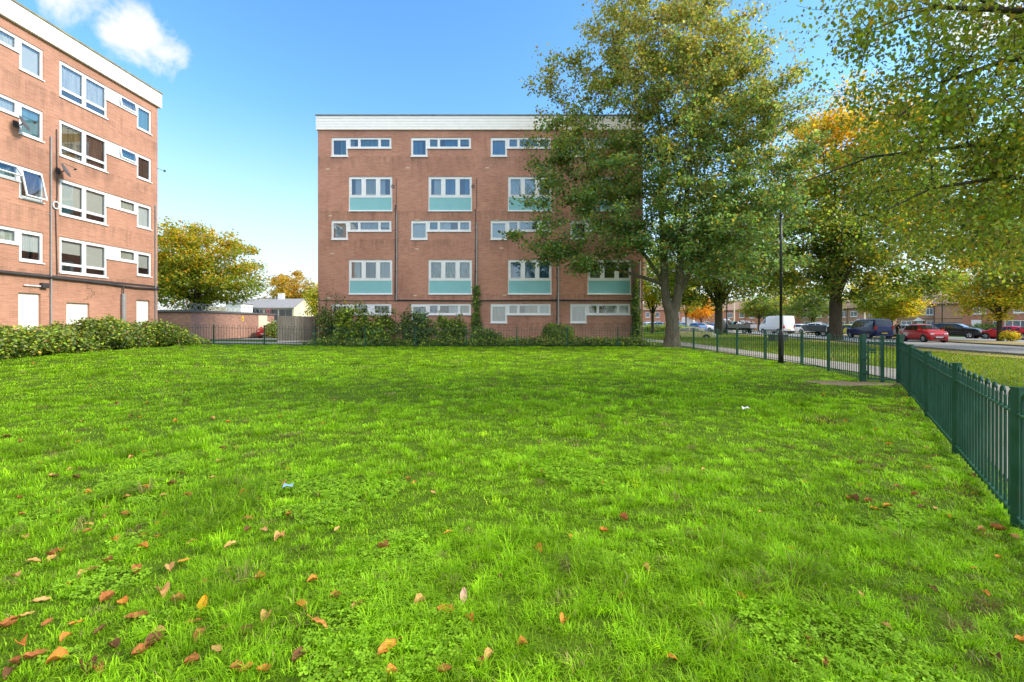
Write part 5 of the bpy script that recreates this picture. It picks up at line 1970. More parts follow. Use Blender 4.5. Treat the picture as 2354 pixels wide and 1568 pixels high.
wx, wy = at(519, 66), 66.0
wz = h(wx, wy)
wh = thing('white_house', 'white rendered house showing under the tree behind the garages', 'house', (wx, wy, wz))
MB().box(0, 2.2, 0, 3, 0, 4.4).build('wall', M['white_render'], wh)
MB().box(-4.6, -.01, .4, 6, 0, 3.9).build('side_wing', M['cream'], wh)
MB().add([(-.2, -.2, 4.41), (2.4, -.2, 4.41), (2.4, 3.2, 4.41), (-.2, 3.2, 4.41), (1.1, 1, 5.0), (1.1, 2, 5.0)], [(0, 1, 4), (1, 2, 5, 4), (2, 3, 5), (3, 0, 4, 5), (3, 2, 1, 0)]).build('roof', M['roof_slate'], wh)
for x0 in (-3.6, -1.6):
    f_ = MB().box(x0, x0 + .9, .36, .399, 1.8, 3.0).build('window', M['white_upvc'], wh)
    MB().box(x0 + .07, x0 + .83, .352, .36, 1.87, 2.93).build('pane', M['glass_far'], f_)

bf0 = (at(638, 27.6), 27.6)
bfp = [bf0, (at(690, 28.3), 28.3), (at(722, 29.3), 29.3), (at(722, 29.3) + .35, 31.5)]
bf = thing('board_fence', 'weathered grey close boarded wooden fence beside the left corner of the facing block', 'fence', (*bf0, h(*bf0)))
b0 = Vector((*bf0, h(*bf0)))
rb_ = random.Random(3)
brd = MB()
for a, b in zip(bfp[:-1], bfp[1:]):
    a, b = Vector((*a, h(*a))) - b0, Vector((*b, h(*b))) - b0
    L_ = (b - a).xy.length
    n = int(L_ / .125)
    d_ = (b - a) / n
    nn = Vector((-d_.y, d_.x, 0)).normalized() * .012
    for k in range(n):
        p, q = a + d_ * (k + .03), a + d_ * (k + .97)
        o_ = nn * (k % 2) * 1.2
        zt = 1.62 + rb_.uniform(-.015, .015) + .03 * k / n
        vs = [p - nn + o_, q - nn + o_, q + nn + o_, p + nn + o_]
        brd.add([(v.x, v.y, v.z + .12) for v in vs] + [(v.x, v.y, v.z + zt) for v in vs], [(4, 5, 6, 7), (0, 1, 5, 4), (1, 2, 6, 5), (2, 3, 7, 6), (3, 0, 4, 7)])
brd.build('boards', M['fence_wood'], bf)
gr_ = MB()
for a, b in zip(bfp[:-1], bfp[1:]):
    a, b = Vector((*a, h(*a))) - b0, Vector((*b, h(*b))) - b0
    gr_.tube([a + Vector((0, -.02, .03)), b + Vector((0, -.02, .03))], .09, 4)
gr_.build('gravel_board', M['concrete'], bf)
for a in bfp[:3]:
    p = Vector((*a, h(*a))) - b0
    MB().box(p.x - .05, p.x + .05, p.y + .03, p.y + .13, p.z - .2, p.z + 1.6).build('post', M['fence_wood'], bf)

# ------------------------------------------------------------------ vehicles
# side profiles: (station along the length from the tail 0 to the nose 1, height of the top line, width of the top)
PROF = {
    'hatchback': dict(top=[(0, .50, .86), (.015, .62, .86), (.05, .70, .85), (.19, .95, .75), (.34, 1.0, .73), (.52, .985, .73), (.585, .955, .74), (.76, .70, .86), (.90, .62, .84), (.975, .52, .80), (1.0, .42, .76)],
                      belt=.64, cabin=(2, 7), doors=(.19, .44, .70), ground=.115, wheel=.30, ax=(.17, .83)),
    'saloon': dict(top=[(0, .50, .84), (.012, .66, .86), (.15, .72, .86), (.30, .955, .73), (.42, 1.0, .72), (.55, .985, .72), (.60, .955, .73), (.76, .72, .86), (.92, .60, .84), (.98, .50, .80), (1.0, .40, .76)],
                   belt=.665, cabin=(2, 7), doors=(.26, .46, .70), ground=.115, wheel=.33, ax=(.20, .82)),
    'suv': dict(top=[(0, .48, .86), (.012, .66, .87), (.04, .74, .85), (.13, .95, .75), (.25, 1.0, .74), (.52, .985, .74), (.58, .955, .75), (.735, .71, .87), (.90, .66, .86), (.98, .55, .82), (1.0, .40, .78)],
                belt=.645, cabin=(2, 7), doors=(.16, .40, .66), ground=.13, wheel=.36, ax=(.18, .81)),
    'campervan': dict(top=[(0, .45, .90), (.008, .62, .90), (.015, .66, .88), (.05, .97, .80), (.10, 1.0, .79), (.60, 1.0, .79), (.68, .965, .80), (.84, .62, .88), (.95, .52, .86), (.985, .44, .82), (1.0, .34, .78)],
                      belt=.56, cabin=(2, 7), doors=(.07, .36, .60), ground=.11, wheel=.33, ax=(.17, .80)),
    'van': dict(top=[(0, .48, .94), (.004, .62, .94), (.006, .75, .93), (.02, .985, .84), (.10, 1.0, .83), (.62, 1.0, .83), (.70, .955, .84), (.86, .60, .90), (.95, .50, .88), (.985, .42, .84), (1.0, .32, .80)],
                belt=.56, cabin=(2, 7), doors=(.66, .70, .74), ground=.11, wheel=.34, ax=(.18, .80)),
}


def wheel(parent, x, y, r, w, side):
    mb = MB()
    yy = (y - w / 2, y + w / 2)
    o = mb.lathe([(r * .60, yy[0]), (r * .93, yy[0]), (r, yy[0] + .03), (r, yy[1] - .03), (r * .93, yy[1]), (r * .60, yy[1])], 0, 0, 20, 'y').build('wheel', M['tyre'], parent, False, (x, 0, r))
    ys = yy[1] if side > 0 else yy[0]
    rm = MB()
    rm.lathe([(r * .62, ys - .02 * side), (r * .58, ys + .004 * side), (r * .16, ys - .012 * side), (r * .12, ys + .01 * side), (.005, ys + .012 * side)], 0, 0, 20, 'y')
    rim = rm.build('rim', M['rim'], o)
    sp = MB()
    for k in range(5):
        a = k * 2 * math.pi / 5
        sp.tube([(r * .62 * math.cos(a + .3), ys + .006 * side, r * .62 * math.sin(a + .3)), (r * .2 * math.cos(a + .3), ys + .004 * side, r * .2 * math.sin(a + .3))], r * .09, 4)
        # dark gaps between the spokes
    sp.build('hub_spokes', M['chrome'], o)
    return o


def vehicle(name, label, cat, kind, loc, heading, L, W, Ht, paint, group='cars by the road', rack=False, sign=False, curtain_glass=False, rear_solid=False, glass='car_glass'):
    """heading: direction the nose points, as an angle from +X"""
    p = PROF[kind]
    t = thing(name, label, cat, loc, heading, group)
    hw = W / 2
    zb = p['ground'] * Ht
    zbelt = p['belt'] * Ht
    secs = []
    for s, tz, tw in p['top']:
        x = (s - .5) * L
        ztop = tz * Ht
        end = min(s, 1 - s)
        k = min(1.0, .80 + .20 * (end / .10) ** .6) if end < .10 else 1.0
        wb = hw * k
        belt = min(zbelt, ztop - .02)
        wt = hw * tw * (1 if ztop > zbelt + .05 else k * 1.05)
        zlo = zb + (.04 if end > .03 else .10)
        secs.append([(x, wb * .86, zlo), (x, wb * .98, zlo + .10), (x, wb, (zlo + belt) * .52), (x, wb * .965, belt), (x, wt, max(belt + .012, ztop - .055)), (x, wt - .09, ztop - .008), (x, 0, ztop + .012)])
    ring = []
    for sec in secs:
        ring.append(sec + [(x, -y, z) for x, y, z in reversed(sec[:-1])])
    K = len(ring[0])
    mb = MB()
    fs = []
    for i in range(len(ring) - 1):
        for j in range(K - 1):
            fs.append((i * K + j, (i + 1) * K + j, (i + 1) * K + j + 1, i * K + j + 1))
        fs.append((i * K + K - 1, (i + 1) * K + K - 1, (i + 1) * K, i * K))
    fs.append(tuple(range(K)))
    fs.append(tuple((len(ring) - 1) * K + j for j in range(K - 1, -1, -1)))
    mb.add([v for r in ring for v in r], fs)
    body = mb.build('body', mat_car(*paint), t)
    bevel(body, .035, 2)
    body.data.polygons.foreach_set('use_smooth', [True] * len(body.data.polygons))
    c0, c1 = p['cabin']

    def sidept(x, f, s):
        """point on the cabin side at x, f from belt (0) to roof edge (1)"""
        xs = [q[0][0] for q in secs]
        i = max(0, min(len(xs) - 2, int(np.searchsorted(xs, x)) - 1))
        u = (x - xs[i]) / (xs[i + 1] - xs[i])
        A, B = secs[i], secs[i + 1]
        lo = [A[3][k] * (1 - u) + B[3][k] * u for k in range(3)]
        hi = [A[4][k] * (1 - u) + B[4][k] * u for k in range(3)]
        q = [lo[k] * (1 - f) + hi[k] * f for k in range(3)]
        return (q[0], s * (q[1] + .012), q[2])

    xr, xf = secs[c0][0][0], secs[c1][0][0]
    x3, x6 = secs[c0 + 1][0][0], secs[c1 - 1][0][0]
    d0, d1, d2 = [(v - .5) * L for v in p['doors']]
    for s in (-1, 1):
        mb = MB()
        f0, f1 = .10, .90
        def pane(xa, xb, xa1=None, xb1=None):
            xa1 = xa if xa1 is None else xa1
            xb1 = xb if xb1 is None else xb1
            q = [sidept(xa, f0, s), sidept(xb, f0, s), sidept(xb1, f1, s), sidept(xa1, f1, s)]
            mb.quad(*(q if s < 0 else q[::-1]))
        slope_f = xf - (xf - x6) * .12
        if kind == 'van':
            pane((.70 - .5) * L, (.83 - .5) * L, (.70 - .5) * L, x6 + .05)
        else:
            pane(d1 + .03, xf - .22 * (xf - x6), d1 + .03, x6 - .02)
            pane(d0 + .03, d1 - .03)
            if kind in ('suv', 'campervan'):
                pane(x3 - .35 * (x3 - xr), d0 - .03, x3 + .06, d0 - .03)
            else:
                pane(xr + .62 * (x3 - xr), d0 - .02, x3 + .06, d0 - .02)
        mb.build('side_window', M[glass], t)
        mr = MB()
        q = sidept(xf - .2 * (xf - x6), .05, s)
        mr.box(q[0] - .05, q[0] + .07, min(q[1], q[1] + s * .2), max(q[1], q[1] + s * .2), q[2] - .02, q[2] + .13)
        bevel(mr.build('wing_mirror', mat_car(*paint), t), .03)
        # handles and a rubbing strip
        hd = MB()
        for xx in ([d1 - .18, d0 - .05] if kind != 'van' else [(.68 - .5) * L]):
            hd.box(xx - .09, xx + .09, s * hw * .985 - .012, s * hw * .985 + .02 , zbelt - .14, zbelt - .11)
        hd.build('door_handle', M['trim'], t)
        if kind in ('van', 'suv', 'campervan'):
            MB().box(-.30 * L, .27 * L, min(s * hw * .97, s * (hw + .012)), max(s * hw * .97, s * (hw + .012)), zb + .20, zb + .30).build('side_strip', M['trim'], t)
    A, B = secs[c1], secs[c1 - 1]

    def cross(Aa, Bb, name, f0, f1, off):
        pts = []
        for f in (f0, f1):
            w0 = Aa[3][1] if Aa[3][1] < Aa[4][1] else Aa[4][1]
            ya = Aa[4][1] * .93 if Aa is A or True else 0
            y_ = ya * (1 - f) + (Bb[4][1] * .93) * f
            x_ = Aa[0][0] * (1 - f) + Bb[0][0] * f
            z_ = Aa[5][2] * (1 - f) + (Bb[5][2]) * f
            pts.append((x_, y_, z_))
        n = Vector((Bb[5][2] - Aa[5][2], 0, -(Bb[0][0] - Aa[0][0]))).normalized()
        if n.z < 0:
            n = -n
        (xa, ya, za), (xb, yb, zb_) = pts
        o = n * off
        mb = MB()
        pr = [(xa + o.x, -ya, za + o.z), (xa + o.x * 1.2, 0, za + o.z + .015), (xa + o.x, ya, za + o.z), (xb + o.x, yb, zb_ + o.z), (xb + o.x * 1.2, 0, zb_ + o.z + .015), (xb + o.x, -yb, zb_ + o.z)]
        mb.add(pr, [(0, 1, 4, 5), (1, 2, 3, 4)])
        return mb.build(name, M[glass], t)
    cross(A, B, 'windscreen', .06, .93, .022)
    if not rear_solid:
        cross(secs[c0], secs[c0 + 1], 'rear_window', .12, .88, .022)
    xt, xn = -L / 2, L / 2
    for s in (-1, 1):
        ys = (s * hw * .80, s * hw * .45)
        hl = MB()
        hl.box(xn - .20, xn - .012, min(s * hw * .42, s * hw * .80), max(s * hw * .42, s * hw * .80), .40 * Ht if kind not in ('van', 'campervan') else .32 * Ht, (.40 if kind not in ('van', 'campervan') else .32) * Ht + .15)
        bevel(hl.build('headlight', M['chrome'], t), .03)
        tl = MB()
        ztl = .46 * Ht if kind not in ('van',) else .30 * Ht
        tl.box(xt - .008, xt + .16, min(s * hw * .70, s * hw * .885), max(s * hw * .70, s * hw * .885), ztl, ztl + (.22 if kind in ('hatchback', 'saloon') else .38))
        bevel(tl.build('tail_light', M['red_lamp'], t), .015)
    gr = MB()
    gr.box(xn - .10, xn + .012, -hw * .5, hw * .5, zb + .10, zb + .26)
    gr.build('grille', M['trim'], t)
    MB().box(xn + .0125, xn + .022, -.26, .26, zb + .20, zb + .31).build('number_plate', M['plate_w'], t)
    MB().box(xt - .03, xt + .01, -.26, .26, zb + .30, zb + .41).build('number_plate', M['plate_y'], t)
    bp = MB()
    bp.box(xt - .025, xt + .2, -hw * .82, hw * .82, zb + .03, zb + .18)
    bp.box(xn - .2, xn + .004, -hw * .76, hw * .76, zb + .02, zb + .10)
    bevel(bp.build('bumper', M['trim'] if kind in ('suv', 'van') else mat_car(*paint), t), .03)
    wr_ = p['wheel']
    for ax in p['ax']:
        for s in (-1, 1):
            arch = MB()
            x_ = (ax - .5) * L
            ya, yb = s * hw * .80, s * (hw + .006)
            arch.lathe([(.02, min(ya, yb)), (wr_ * 1.16, min(ya, yb)), (wr_ * 1.16, max(ya, yb)), (.02, max(ya, yb))], x_, wr_ + .02, 20, 'y')
            arch.build('wheel_arch', M['trim'], t)
            wheel(t, x_, s * (hw - .085), wr_, .20, s)
    if rack:
        rk = MB()
        for s in (-1, 1):
            rk.tube([(-.35 * L, s * hw * .66, Ht - .02), (-.32 * L, s * hw * .66, Ht + .06), (.05 * L, s * hw * .66, Ht + .06), (.08 * L, s * hw * .66, Ht - .02)], .022, 6)
        rk.build('roof_rails', M['trim'], t)
    if sign:
        for s in (-1, 1):
            sg_ = MB()
            x0 = d0 - .1
            for k, (a, b, c) in enumerate([(0, .50, .0), (0, .58, -.09), (0, .56, -.18), (0, .42, -.27)]):
                sg_.box(x0 + a, x0 + b, min(s * hw * .99, s * (hw + .008)), max(s * hw * .99, s * (hw + .008)), zbelt - .22 + c, zbelt - .16 + c)
            sg_.build('door_lettering', M['white_upvc'], t)
    return t


def park(px, Y, dz=0.035):
    x = at(px, Y)
    return (x, Y, h(x, Y) + dz)


RED, BLK, BLU, WHT, LIM, SIL, DBL = ('red', (.52, .012, .016)), ('black', (.012, .013, .016)), ('navy', (.004, .010, .10)), ('white', (.78, .79, .80)), ('lime', (.48, .50, .05)), ('silver', (.42, .44, .46)), ('midblue', (.10, .20, .40))
D = math.radians
vehicle('hatchback', 'red hatchback with white lettering on its side driving along the road', 'car', 'hatchback', park(2123, 38), D(-99), 3.45, 1.56, 1.47, RED, sign=True)
vehicle('suv', 'black estate car with roof rails parked behind the red hatchback', 'car', 'suv', park(2196, 53), D(-62), 4.75, 1.88, 1.72, BLK, rack=True)
vehicle('saloon', 'red saloon parked at the right picture edge behind the yellow tree', 'car', 'saloon', park(2318, 49.5), D(112), 4.75, 1.82, 1.46, RED)
vehicle('campervan', 'dark blue camper van with a yellow rear plate seen from behind on the road', 'van', 'campervan', park(1997, 47), D(82), 4.9, 1.92, 1.97, BLU)
vehicle('panel_van', 'tall white panel van with red tail lights behind the lamp column', 'van', 'van', park(1784, 68), D(99), 5.2, 2.0, 2.62, WHT, rear_solid=True)
vehicle('hatchback', 'white car parked beyond the grey trailer, just right of the white van', 'car', 'hatchback', park(1884, 74), D(-60), 4.3, 1.8, 1.75, WHT)
vehicle('hatchback', 'white car partly hidden behind the back of the white van', 'car', 'hatchback', park(1833, 76), D(110), 4.0, 1.75, 1.5, WHT)
vehicle('hatchback', 'lime yellow car parked behind the dark tree trunk, left of the blue van', 'car', 'hatchback', park(1946, 62), D(112), 3.9, 1.7, 1.5, LIM)
vehicle('saloon', 'silver car behind the walking person and the red hatchback', 'car', 'saloon', park(2078, 55), D(112), 4.4, 1.8, 1.5, SIL)
vehicle('saloon', 'pale yellow car on the near side of the road right of the sycamore trunk', 'car', 'saloon', park(1592, 45, -.42), D(-30), 4.3, 1.75, 1.45, ('pale_yellow', (.60, .58, .22)))
for lab, px, Y, hd, kd, c in [('white car in the far line of parked cars just right of the facing block', 1487, 88, 100, 'hatchback', WHT),
                              ('pale blue car in the far parked line left of the sycamore trunk', 1502, 84, 100, 'hatchback', ('paleblue', (.35, .45, .55))),
                              ('dark blue car in the far parked line touching the left side of the sycamore trunk', 1517, 78, 60, 'saloon', ('bluegrey', (.10, .15, .22))),
                              ('blue car in the far parked line touching the right side of the sycamore trunk', 1562, 80, 100, 'saloon', DBL),
                              ('white car in the far parked line under the orange tree', 1616, 84, -40, 'hatchback', WHT),
                              ('blue car in the far parked line left of the dark plane trunk', 1640, 86, 100, 'saloon', DBL),
                              ('small blue car in front of the white car under the orange tree', 1600, 80, 100, 'hatchback', DBL)]:
    vehicle('parked_car', lab, 'car', kd, park(px, Y), D(hd), 4.2, 1.75, 1.52, c, group='far line of parked cars')
vehicle('parked_car', 'red and white car seen between the garages and the board fence', 'car', 'hatchback', park(634, 46), D(-95), 4.0, 1.72, 1.5, RED, group='cars between the blocks')
vehicle('parked_car', 'white car behind the red car between the garages and the board fence', 'car', 'suv', park(640, 55), D(-95), 4.4, 1.8, 1.8, WHT, group='cars between the blocks')
vehicle('box_van', 'far white van behind the thin young tree right of the sycamore trunk', 'van', 'van', park(1584, 96), D(60), 5.8, 2.1, 2.8, WHT, group='far line of parked cars', rear_solid=True)

# flat bed truck with a load of junk
tx, ty, tz = park(1690, 66)
tr = thing('flatbed_truck', 'silver flat bed truck heaped with scrap under the trees left of the white van', 'truck', (tx, ty, tz), D(128))
cabm = MB().prism([(1.2, .45), (2.75, .45), (2.8, .95), (2.62, 1.25), (2.2, 2.0), (1.95, 2.1), (1.2, 2.1)], -.92, .92).build('cab', mat_car(*SIL), tr)
bevel(cabm, .06)
MB().box(2.0, 2.5, -.935, -.925, 1.28, 1.85).box(2.0, 2.5, .925, .935, 1.28, 1.85).build('side_window', M['car_glass'], tr)
MB().quad((2.645, -.82, 1.28), (2.645, .82, 1.28), (2.26, .78, 1.96), (2.26, -.78, 1.96)).build('windscreen', M['car_glass'], tr)
tb = MB()
tb.box(-2.6, 1.05, -1.0, 1.0, .78, .88)
for s in (-1, 1):
    tb.box(-2.6, 1.05, s * 1.0 - .02, s * 1.0 + .02, .88, 1.3)
tb.box(-2.62, -2.58, -1, 1, .88, 1.3)
tb.box(1.05, 1.12, -1, 1, .88, 1.9)
tb.build('flat_bed', M['grey_metal'], tr)
MB().box(-2.5, 2.4, -.45, .45, .5, .76).build('chassis', M['trim'], tr)
for x_ in (-1.7, 2.0):
    for s in (-1, 1):
        wheel(tr, x_, s * .8, .34, .22, s)
rj = random.Random(8)
jc = [M['red_lamp'], M['white_board'], M['grey_metal'], M['trim'], M['turquoise'], M['roof_tile'], M['white_upvc'], M['red_lamp'], M['white_board']]
for k in range(18):
    s = thing('scrap_piece', 'loose scrap heaped on the flat bed truck', 'scrap', Vector((tx, ty, tz)) + Vector((0, 0, .95 + rj.uniform(0, .75))) + Vector((math.cos(D(128)) * (u_ := rj.uniform(-2.2, .7)) - math.sin(D(128)) * (v_ := rj.uniform(-.7, .7)), math.sin(D(128)) * u_ + math.cos(D(128)) * v_, 0)), rj.uniform(0, 3), 'scrap on the flat bed truck')
    s.rotation_euler = (rj.uniform(-.6, .6), rj.uniform(-.6, .6), rj.uniform(0, 3))
    a, b, c = rj.uniform(.15, .5), rj.uniform(.12, .35), rj.uniform(.08, .3)
    bevel(MB().box(-a, a, -b, b, -c, c).box(-a * .5, a * .7, -b * .5, b * .4, c, c * 1.5).build('lump', jc[k % len(jc)], s), .04)

# grey trailer
gx_, gy_, gz_ = park(1890, 52)
tl_ = thing('box_trailer', 'dark grey tapered box trailer by the road left of the thick tree trunk', 'trailer', (gx_, gy_, gz_ + .05), D(165))
def hopper(mb, x0, x1, xt0, xt1, z0, z1, w0, w1):
    vs = [(x0, -w0, z0), (x1, -w0, z0), (x1, w0, z0), (x0, w0, z0), (xt0, -w1, z1), (xt1, -w1, z1), (xt1, w1, z1), (xt0, w1, z1)]
    return mb.add(vs, [(0, 3, 2, 1), (4, 5, 6, 7), (0, 1, 5, 4), (1, 2, 6, 5), (2, 3, 7, 6), (3, 0, 4, 7)])
gm = mat_plain("trailer_grey", (.075, .095, .11), .5, var=.15)
bevel(hopper(MB(), -.1, 1.6, -.15, 1.95, .55, 1.25, .75, .9).build('front_hopper', gm, tl_), .03)
bevel(hopper(MB(), -1.75, -.16, -2.0, -.2, .62, 1.15, .75, .9).build('rear_hopper', gm, tl_), .03)
MB().box(-.19, -.11, -.8, .8, .5, 1.3).build('divider', M['chrome'], tl_)
MB().box(-1.4, 1.2, -.5, .5, .35, .5).tube([(-1.2, 0, .45), (-2.3, 0, .3)], .05, 6).build('chassis', M['trim'], tl_)
for s in (-1, 1):
    wheel(tl_, .2, s * .72, .30, .2, s)
    wheel(tl_, -.6, s * .72, .30, .2, s)
# low box by the path
cx_, cy_, cz_ = park(1789, 36, 0)
cb = thing('roadside_box', 'low dark box with a pale lid standing behind the lamp column', 'box', (cx_, cy_, h(cx_, cy_)), D(15))
bevel(MB().box(-.65, .65, -.35, .35, .0, .50).build('box_body', mat_plain("box_olive", (.07, .075, .05), .7), cb), .03)
bevel(MB().box(-.70, .70, -.40, .40, .503, .58).build('lid', M['grey_metal'], cb), .02)

# ------------------------------------------------------------------ houses beyond the road
def house(label, loc, rz, W, Dp, eaves, ridge, wall, roofm, bays, chim=(.5,), hip=True, porch=True, doorc='white_upvc'):
    """front faces local -y"""
    t = thing('terraced_house', label, 'house', loc, rz, 'houses beyond the road')
    MB().box(0, W, 0, Dp, -.5, eaves).build('wall', M[wall], t)
    o = .3
    rr = MB()
    k = (Dp / 2 if hip else -o)
    zz = eaves + .003
    rr.add([(-o, -o, zz), (W + o, -o, zz), (W + o, Dp + o, zz), (-o, Dp + o, zz), (k, Dp / 2, ridge), (W - k, Dp / 2, ridge)],
           [(0, 1, 5, 4), (1, 2, 5), (2, 3, 4, 5), (3, 0, 4), (3, 2, 1, 0)])
    rf = rr.build('roof', M[roofm], t)
    for c in chim:
        MB().box(W * c - .5, W * c + .5, Dp / 2 - .35, Dp / 2 + .35, ridge - .5, ridge + 1.1).build('chimney', M[wall], rf)
    for kind, x0, w, z0, z1 in bays:
        if kind == 'win':
            f = MB()
            n = max(1, int(round(w / .7)))
            xs = [x0] + [v for q in range(n) for v in (x0 + .06 + q * (w - .06) / n, x0 + (q + 1) * (w - .06) / n)] + [x0 + w]
            gl = [(x0 + .06 + q * (w - .06) / n, x0 + (q + 1) * (w - .06) / n) for q in range(n)]
            f.cells([v for v in xs], [z0, z0 + .07, z1 - .07, z1], lambda u, z: not (z0 + .07 < z < z1 - .07 and any(a < u < b for a, b in gl)), -.05, .05)
            f_ = f.build('window', M['white_upvc'], t)
            MB().quad((x0 + .03, -.012, z0 + .04), (x0 + w - .03, -.012, z0 + .04), (x0 + w - .03, -.012, z1 - .04), (x0 + .03, -.012, z1 - .04)).build('pane', M['glass_far'], f_)
            MB().box(x0 - .08, x0 + w + .08, -.10, -.002, z0 - .09, z0 - .003).build('sill', M['white_upvc'], f_)
        elif kind == 'door':
            d_ = bevel(MB().box(x0, x0 + w, -.05, .0, z0, z1).build('door', M[doorc], t), .01)
            MB().lathe([(.01, -.062), (.2, -.062), (.2, -.052), (.01, -.052)], x0 + w / 2, z0 + 1.35, 12, 'y').build('door_light', M['glass_far'], d_)
            if porch:
                MB().prism([(x0 - .35, z1 + .08), (x0 + w + .35, z1 + .08), (x0 + w / 2, z1 + .62)], -.8, -.001).build('porch', M['white_upvc'], t)
        elif kind == 'pipe':
            MB().tube([(x0, -.07, z0), (x0, -.07, z1)], w, 6).build('drain_pipe', M['dark_pipe'], t)
        elif kind == 'band':
            MB().box(0, W, -.03, -.001, z0, z1).build('brick_band', M['dark_pipe'], t)
    MB().box(-.3, W + .3, -.36, -.24, eaves - .08, eaves + .02).build('gutter', M['dark_pipe'], t)
    return t


HR = D(-75)   # fronts look back across the road
hb = [('win', .7, 1.6, 3.3, 4.5), ('win', 4.6, 1.1, 3.3, 4.5), ('win', .7, 1.7, .9, 2.2), ('door', 3.2, .95, .05, 2.1), ('win', 4.7, 1.3, .9, 2.2), ('pipe', 6.7, .05, 0, 5.1), ('band', 0, 0, 2.55, 2.62)]
hb2 = [('win', 1.0, 1.5, 3.3, 4.5), ('win', 5.0, 1.4, 3.3, 4.5), ('win', 4.8, 1.7, .9, 2.2), ('door', 2.6, .95, .05, 2.1), ('pipe', .3, .05, 0, 5.1), ('win', .8, 1.2, .9, 2.2)]


def hloc(px, Y):
    x = at(px, Y)
    return (x, Y, h(x, Y))


house('brown brick house with a white porch behind the small yellowing tree', hloc(2062, 88), D(-68), 8.0, 8, 5.2, 7.9, 'brick_brown', 'roof_tile', hb)
house('plain brown brick end house with a tall drain pipe behind the black estate car', hloc(2146, 80.5), D(-52), 6.5, 8, 5.2, 7.7, 'brick_brown', 'roof_tile', [('pipe', .1, .06, 0, 5.1), ('band', 0, 0, 2.55, 2.62)], chim=())
house('brown brick house half hidden between the thick tree trunk and the pale lamp post', hloc(1945, 104), D(-72), 9.0, 8, 5.2, 7.9, 'brick_brown', 'roof_tile', hb2)
house('red brick house with a blue white door behind the parked red saloon', hloc(2212, 69), D(-60), 7.5, 8, 5.0, 7.6, 'brick_red', 'roof_tile', [('door', 1.0, 1.1, .05, 2.3), ('win', 3.3, .8, .6, 2.1), ('win', 1.2, 1.4, 3.2, 4.4), ('win', 4.6, 1.6, 3.2, 4.4)], porch=False)
house('red brick house with wide white windows at the right picture edge', hloc(2300, 60.5), D(-58), 9.0, 8, 5.0, 7.6, 'brick_red', 'roof_tile', [('win', .4, 2.8, .8, 2.2), ('win', 4.4, 2.4, .8, 2.2), ('win', 1.2, 1.8, 3.2, 4.4), ('win', 5.0, 1.8, 3.2, 4.4)])
house('orange red brick terrace far off between the facing block and the sycamore trunk', hloc(1478, 128), D(-25), 11, 8, 5.2, 8.2, 'brick_red', 'roof_tile', [('win', .8 + k * 2.6, 1.0, 3.2, 4.6) for k in range(4)] + [('win', .8 + k * 2.6, 1.3, .9, 2.2) for k in range(4)], hip=False, porch=False)
house('far red brick terrace behind the parked cars right of the sycamore trunk', hloc(1585, 125), D(-10), 16, 8, 5.2, 8.0, 'brick_red', 'roof_tile', [('win', .8 + k * 3, 1.2, 3.2, 4.5) for k in range(5)] + [('win', .8 + k * 3, 1.3, .9, 2.2) for k in range(5)], hip=False, porch=False)
house('far brick terrace with pale gables behind the flat bed truck and white van', hloc(1715, 122), D(-35), 15, 8, 5.2, 8.0, 'brick_red', 'roof_tile', [('win', .8 + k * 3, 1.2, 3.2, 4.5) for k in range(5)] + [('win', .8 + k * 3, 1.3, .9, 2.2) for k in range(5)], hip=False, porch=False)
house('far brick terrace behind the white cars right of the white van', hloc(1840, 112), D(-55), 12, 8, 5.0, 7.6, 'brick_brown', 'roof_tile', [('win', .8 + k * 2.6, 1.2, 3.2, 4.5) for k in range(4)] + [('win', .8 + k * 2.6, 1.3, .9, 2.2) for k in range(4)], porch=False)


def garden_wall(label, a, b, hgt, mat):
    A_, B_ = Vector((*a, h(*a))), Vector((*b, h(*b)))
    d_ = B_ - A_
    o = thing('garden_wall', label, 'wall', A_, math.atan2(d_.y, d_.x))
    L_ = d_.xy.length
    MB().box(0, L_, -.12, .12, -.4, hgt).build('brickwork', M[mat], o)
    MB().box(-.03, L_ + .03, -.15, .15, hgt + .003, hgt + .08).build('coping', M['kerb'], o)


garden_wall('brown garden fence wall beside the plain end house behind the black estate car', (at(2140, 75), 75), (at(2232, 67), 67), 1.5, 'brick_brown')

# far lamp posts
for lab, px, Y, hh_, mt, r0 in [('pale grey lamp post rising left of the small yellowing tree', 1988, 72, 7.6, 'cream', .12), ('dark slim lamp post in front of the plain end house', 2166, 66, 7.0, 'black_paint', .07), ('thin dark post beside the plane trunk left of the flat bed truck', 1671, 58, 5.0, 'black_paint', .08), ('pale post behind the scrap heap on the truck', 1688, 84, 7.0, 'cream', .13)]:
    x = at(px, Y)
    t_ = thing('street_lamp', lab, 'lamp post', (x, Y, h(x, Y)), 0, 'far lamp posts')
    MB().lathe([(r0 * 1.5, -.2), (r0 * 1.5, 1.2), (r0, 1.3), (r0 * .7, hh_)], k=10).tube([(0, 0, hh_ - .05), (-.3, 0, hh_ + .12), (-.9, 0, hh_ + .15)], r0 * .5, 6).build('column', M[mt], t_)
    MB().box(-1.45, -.85, -.12, .12, hh_ + .08, hh_ + .2).build('lantern', M['grey_metal'], t_)

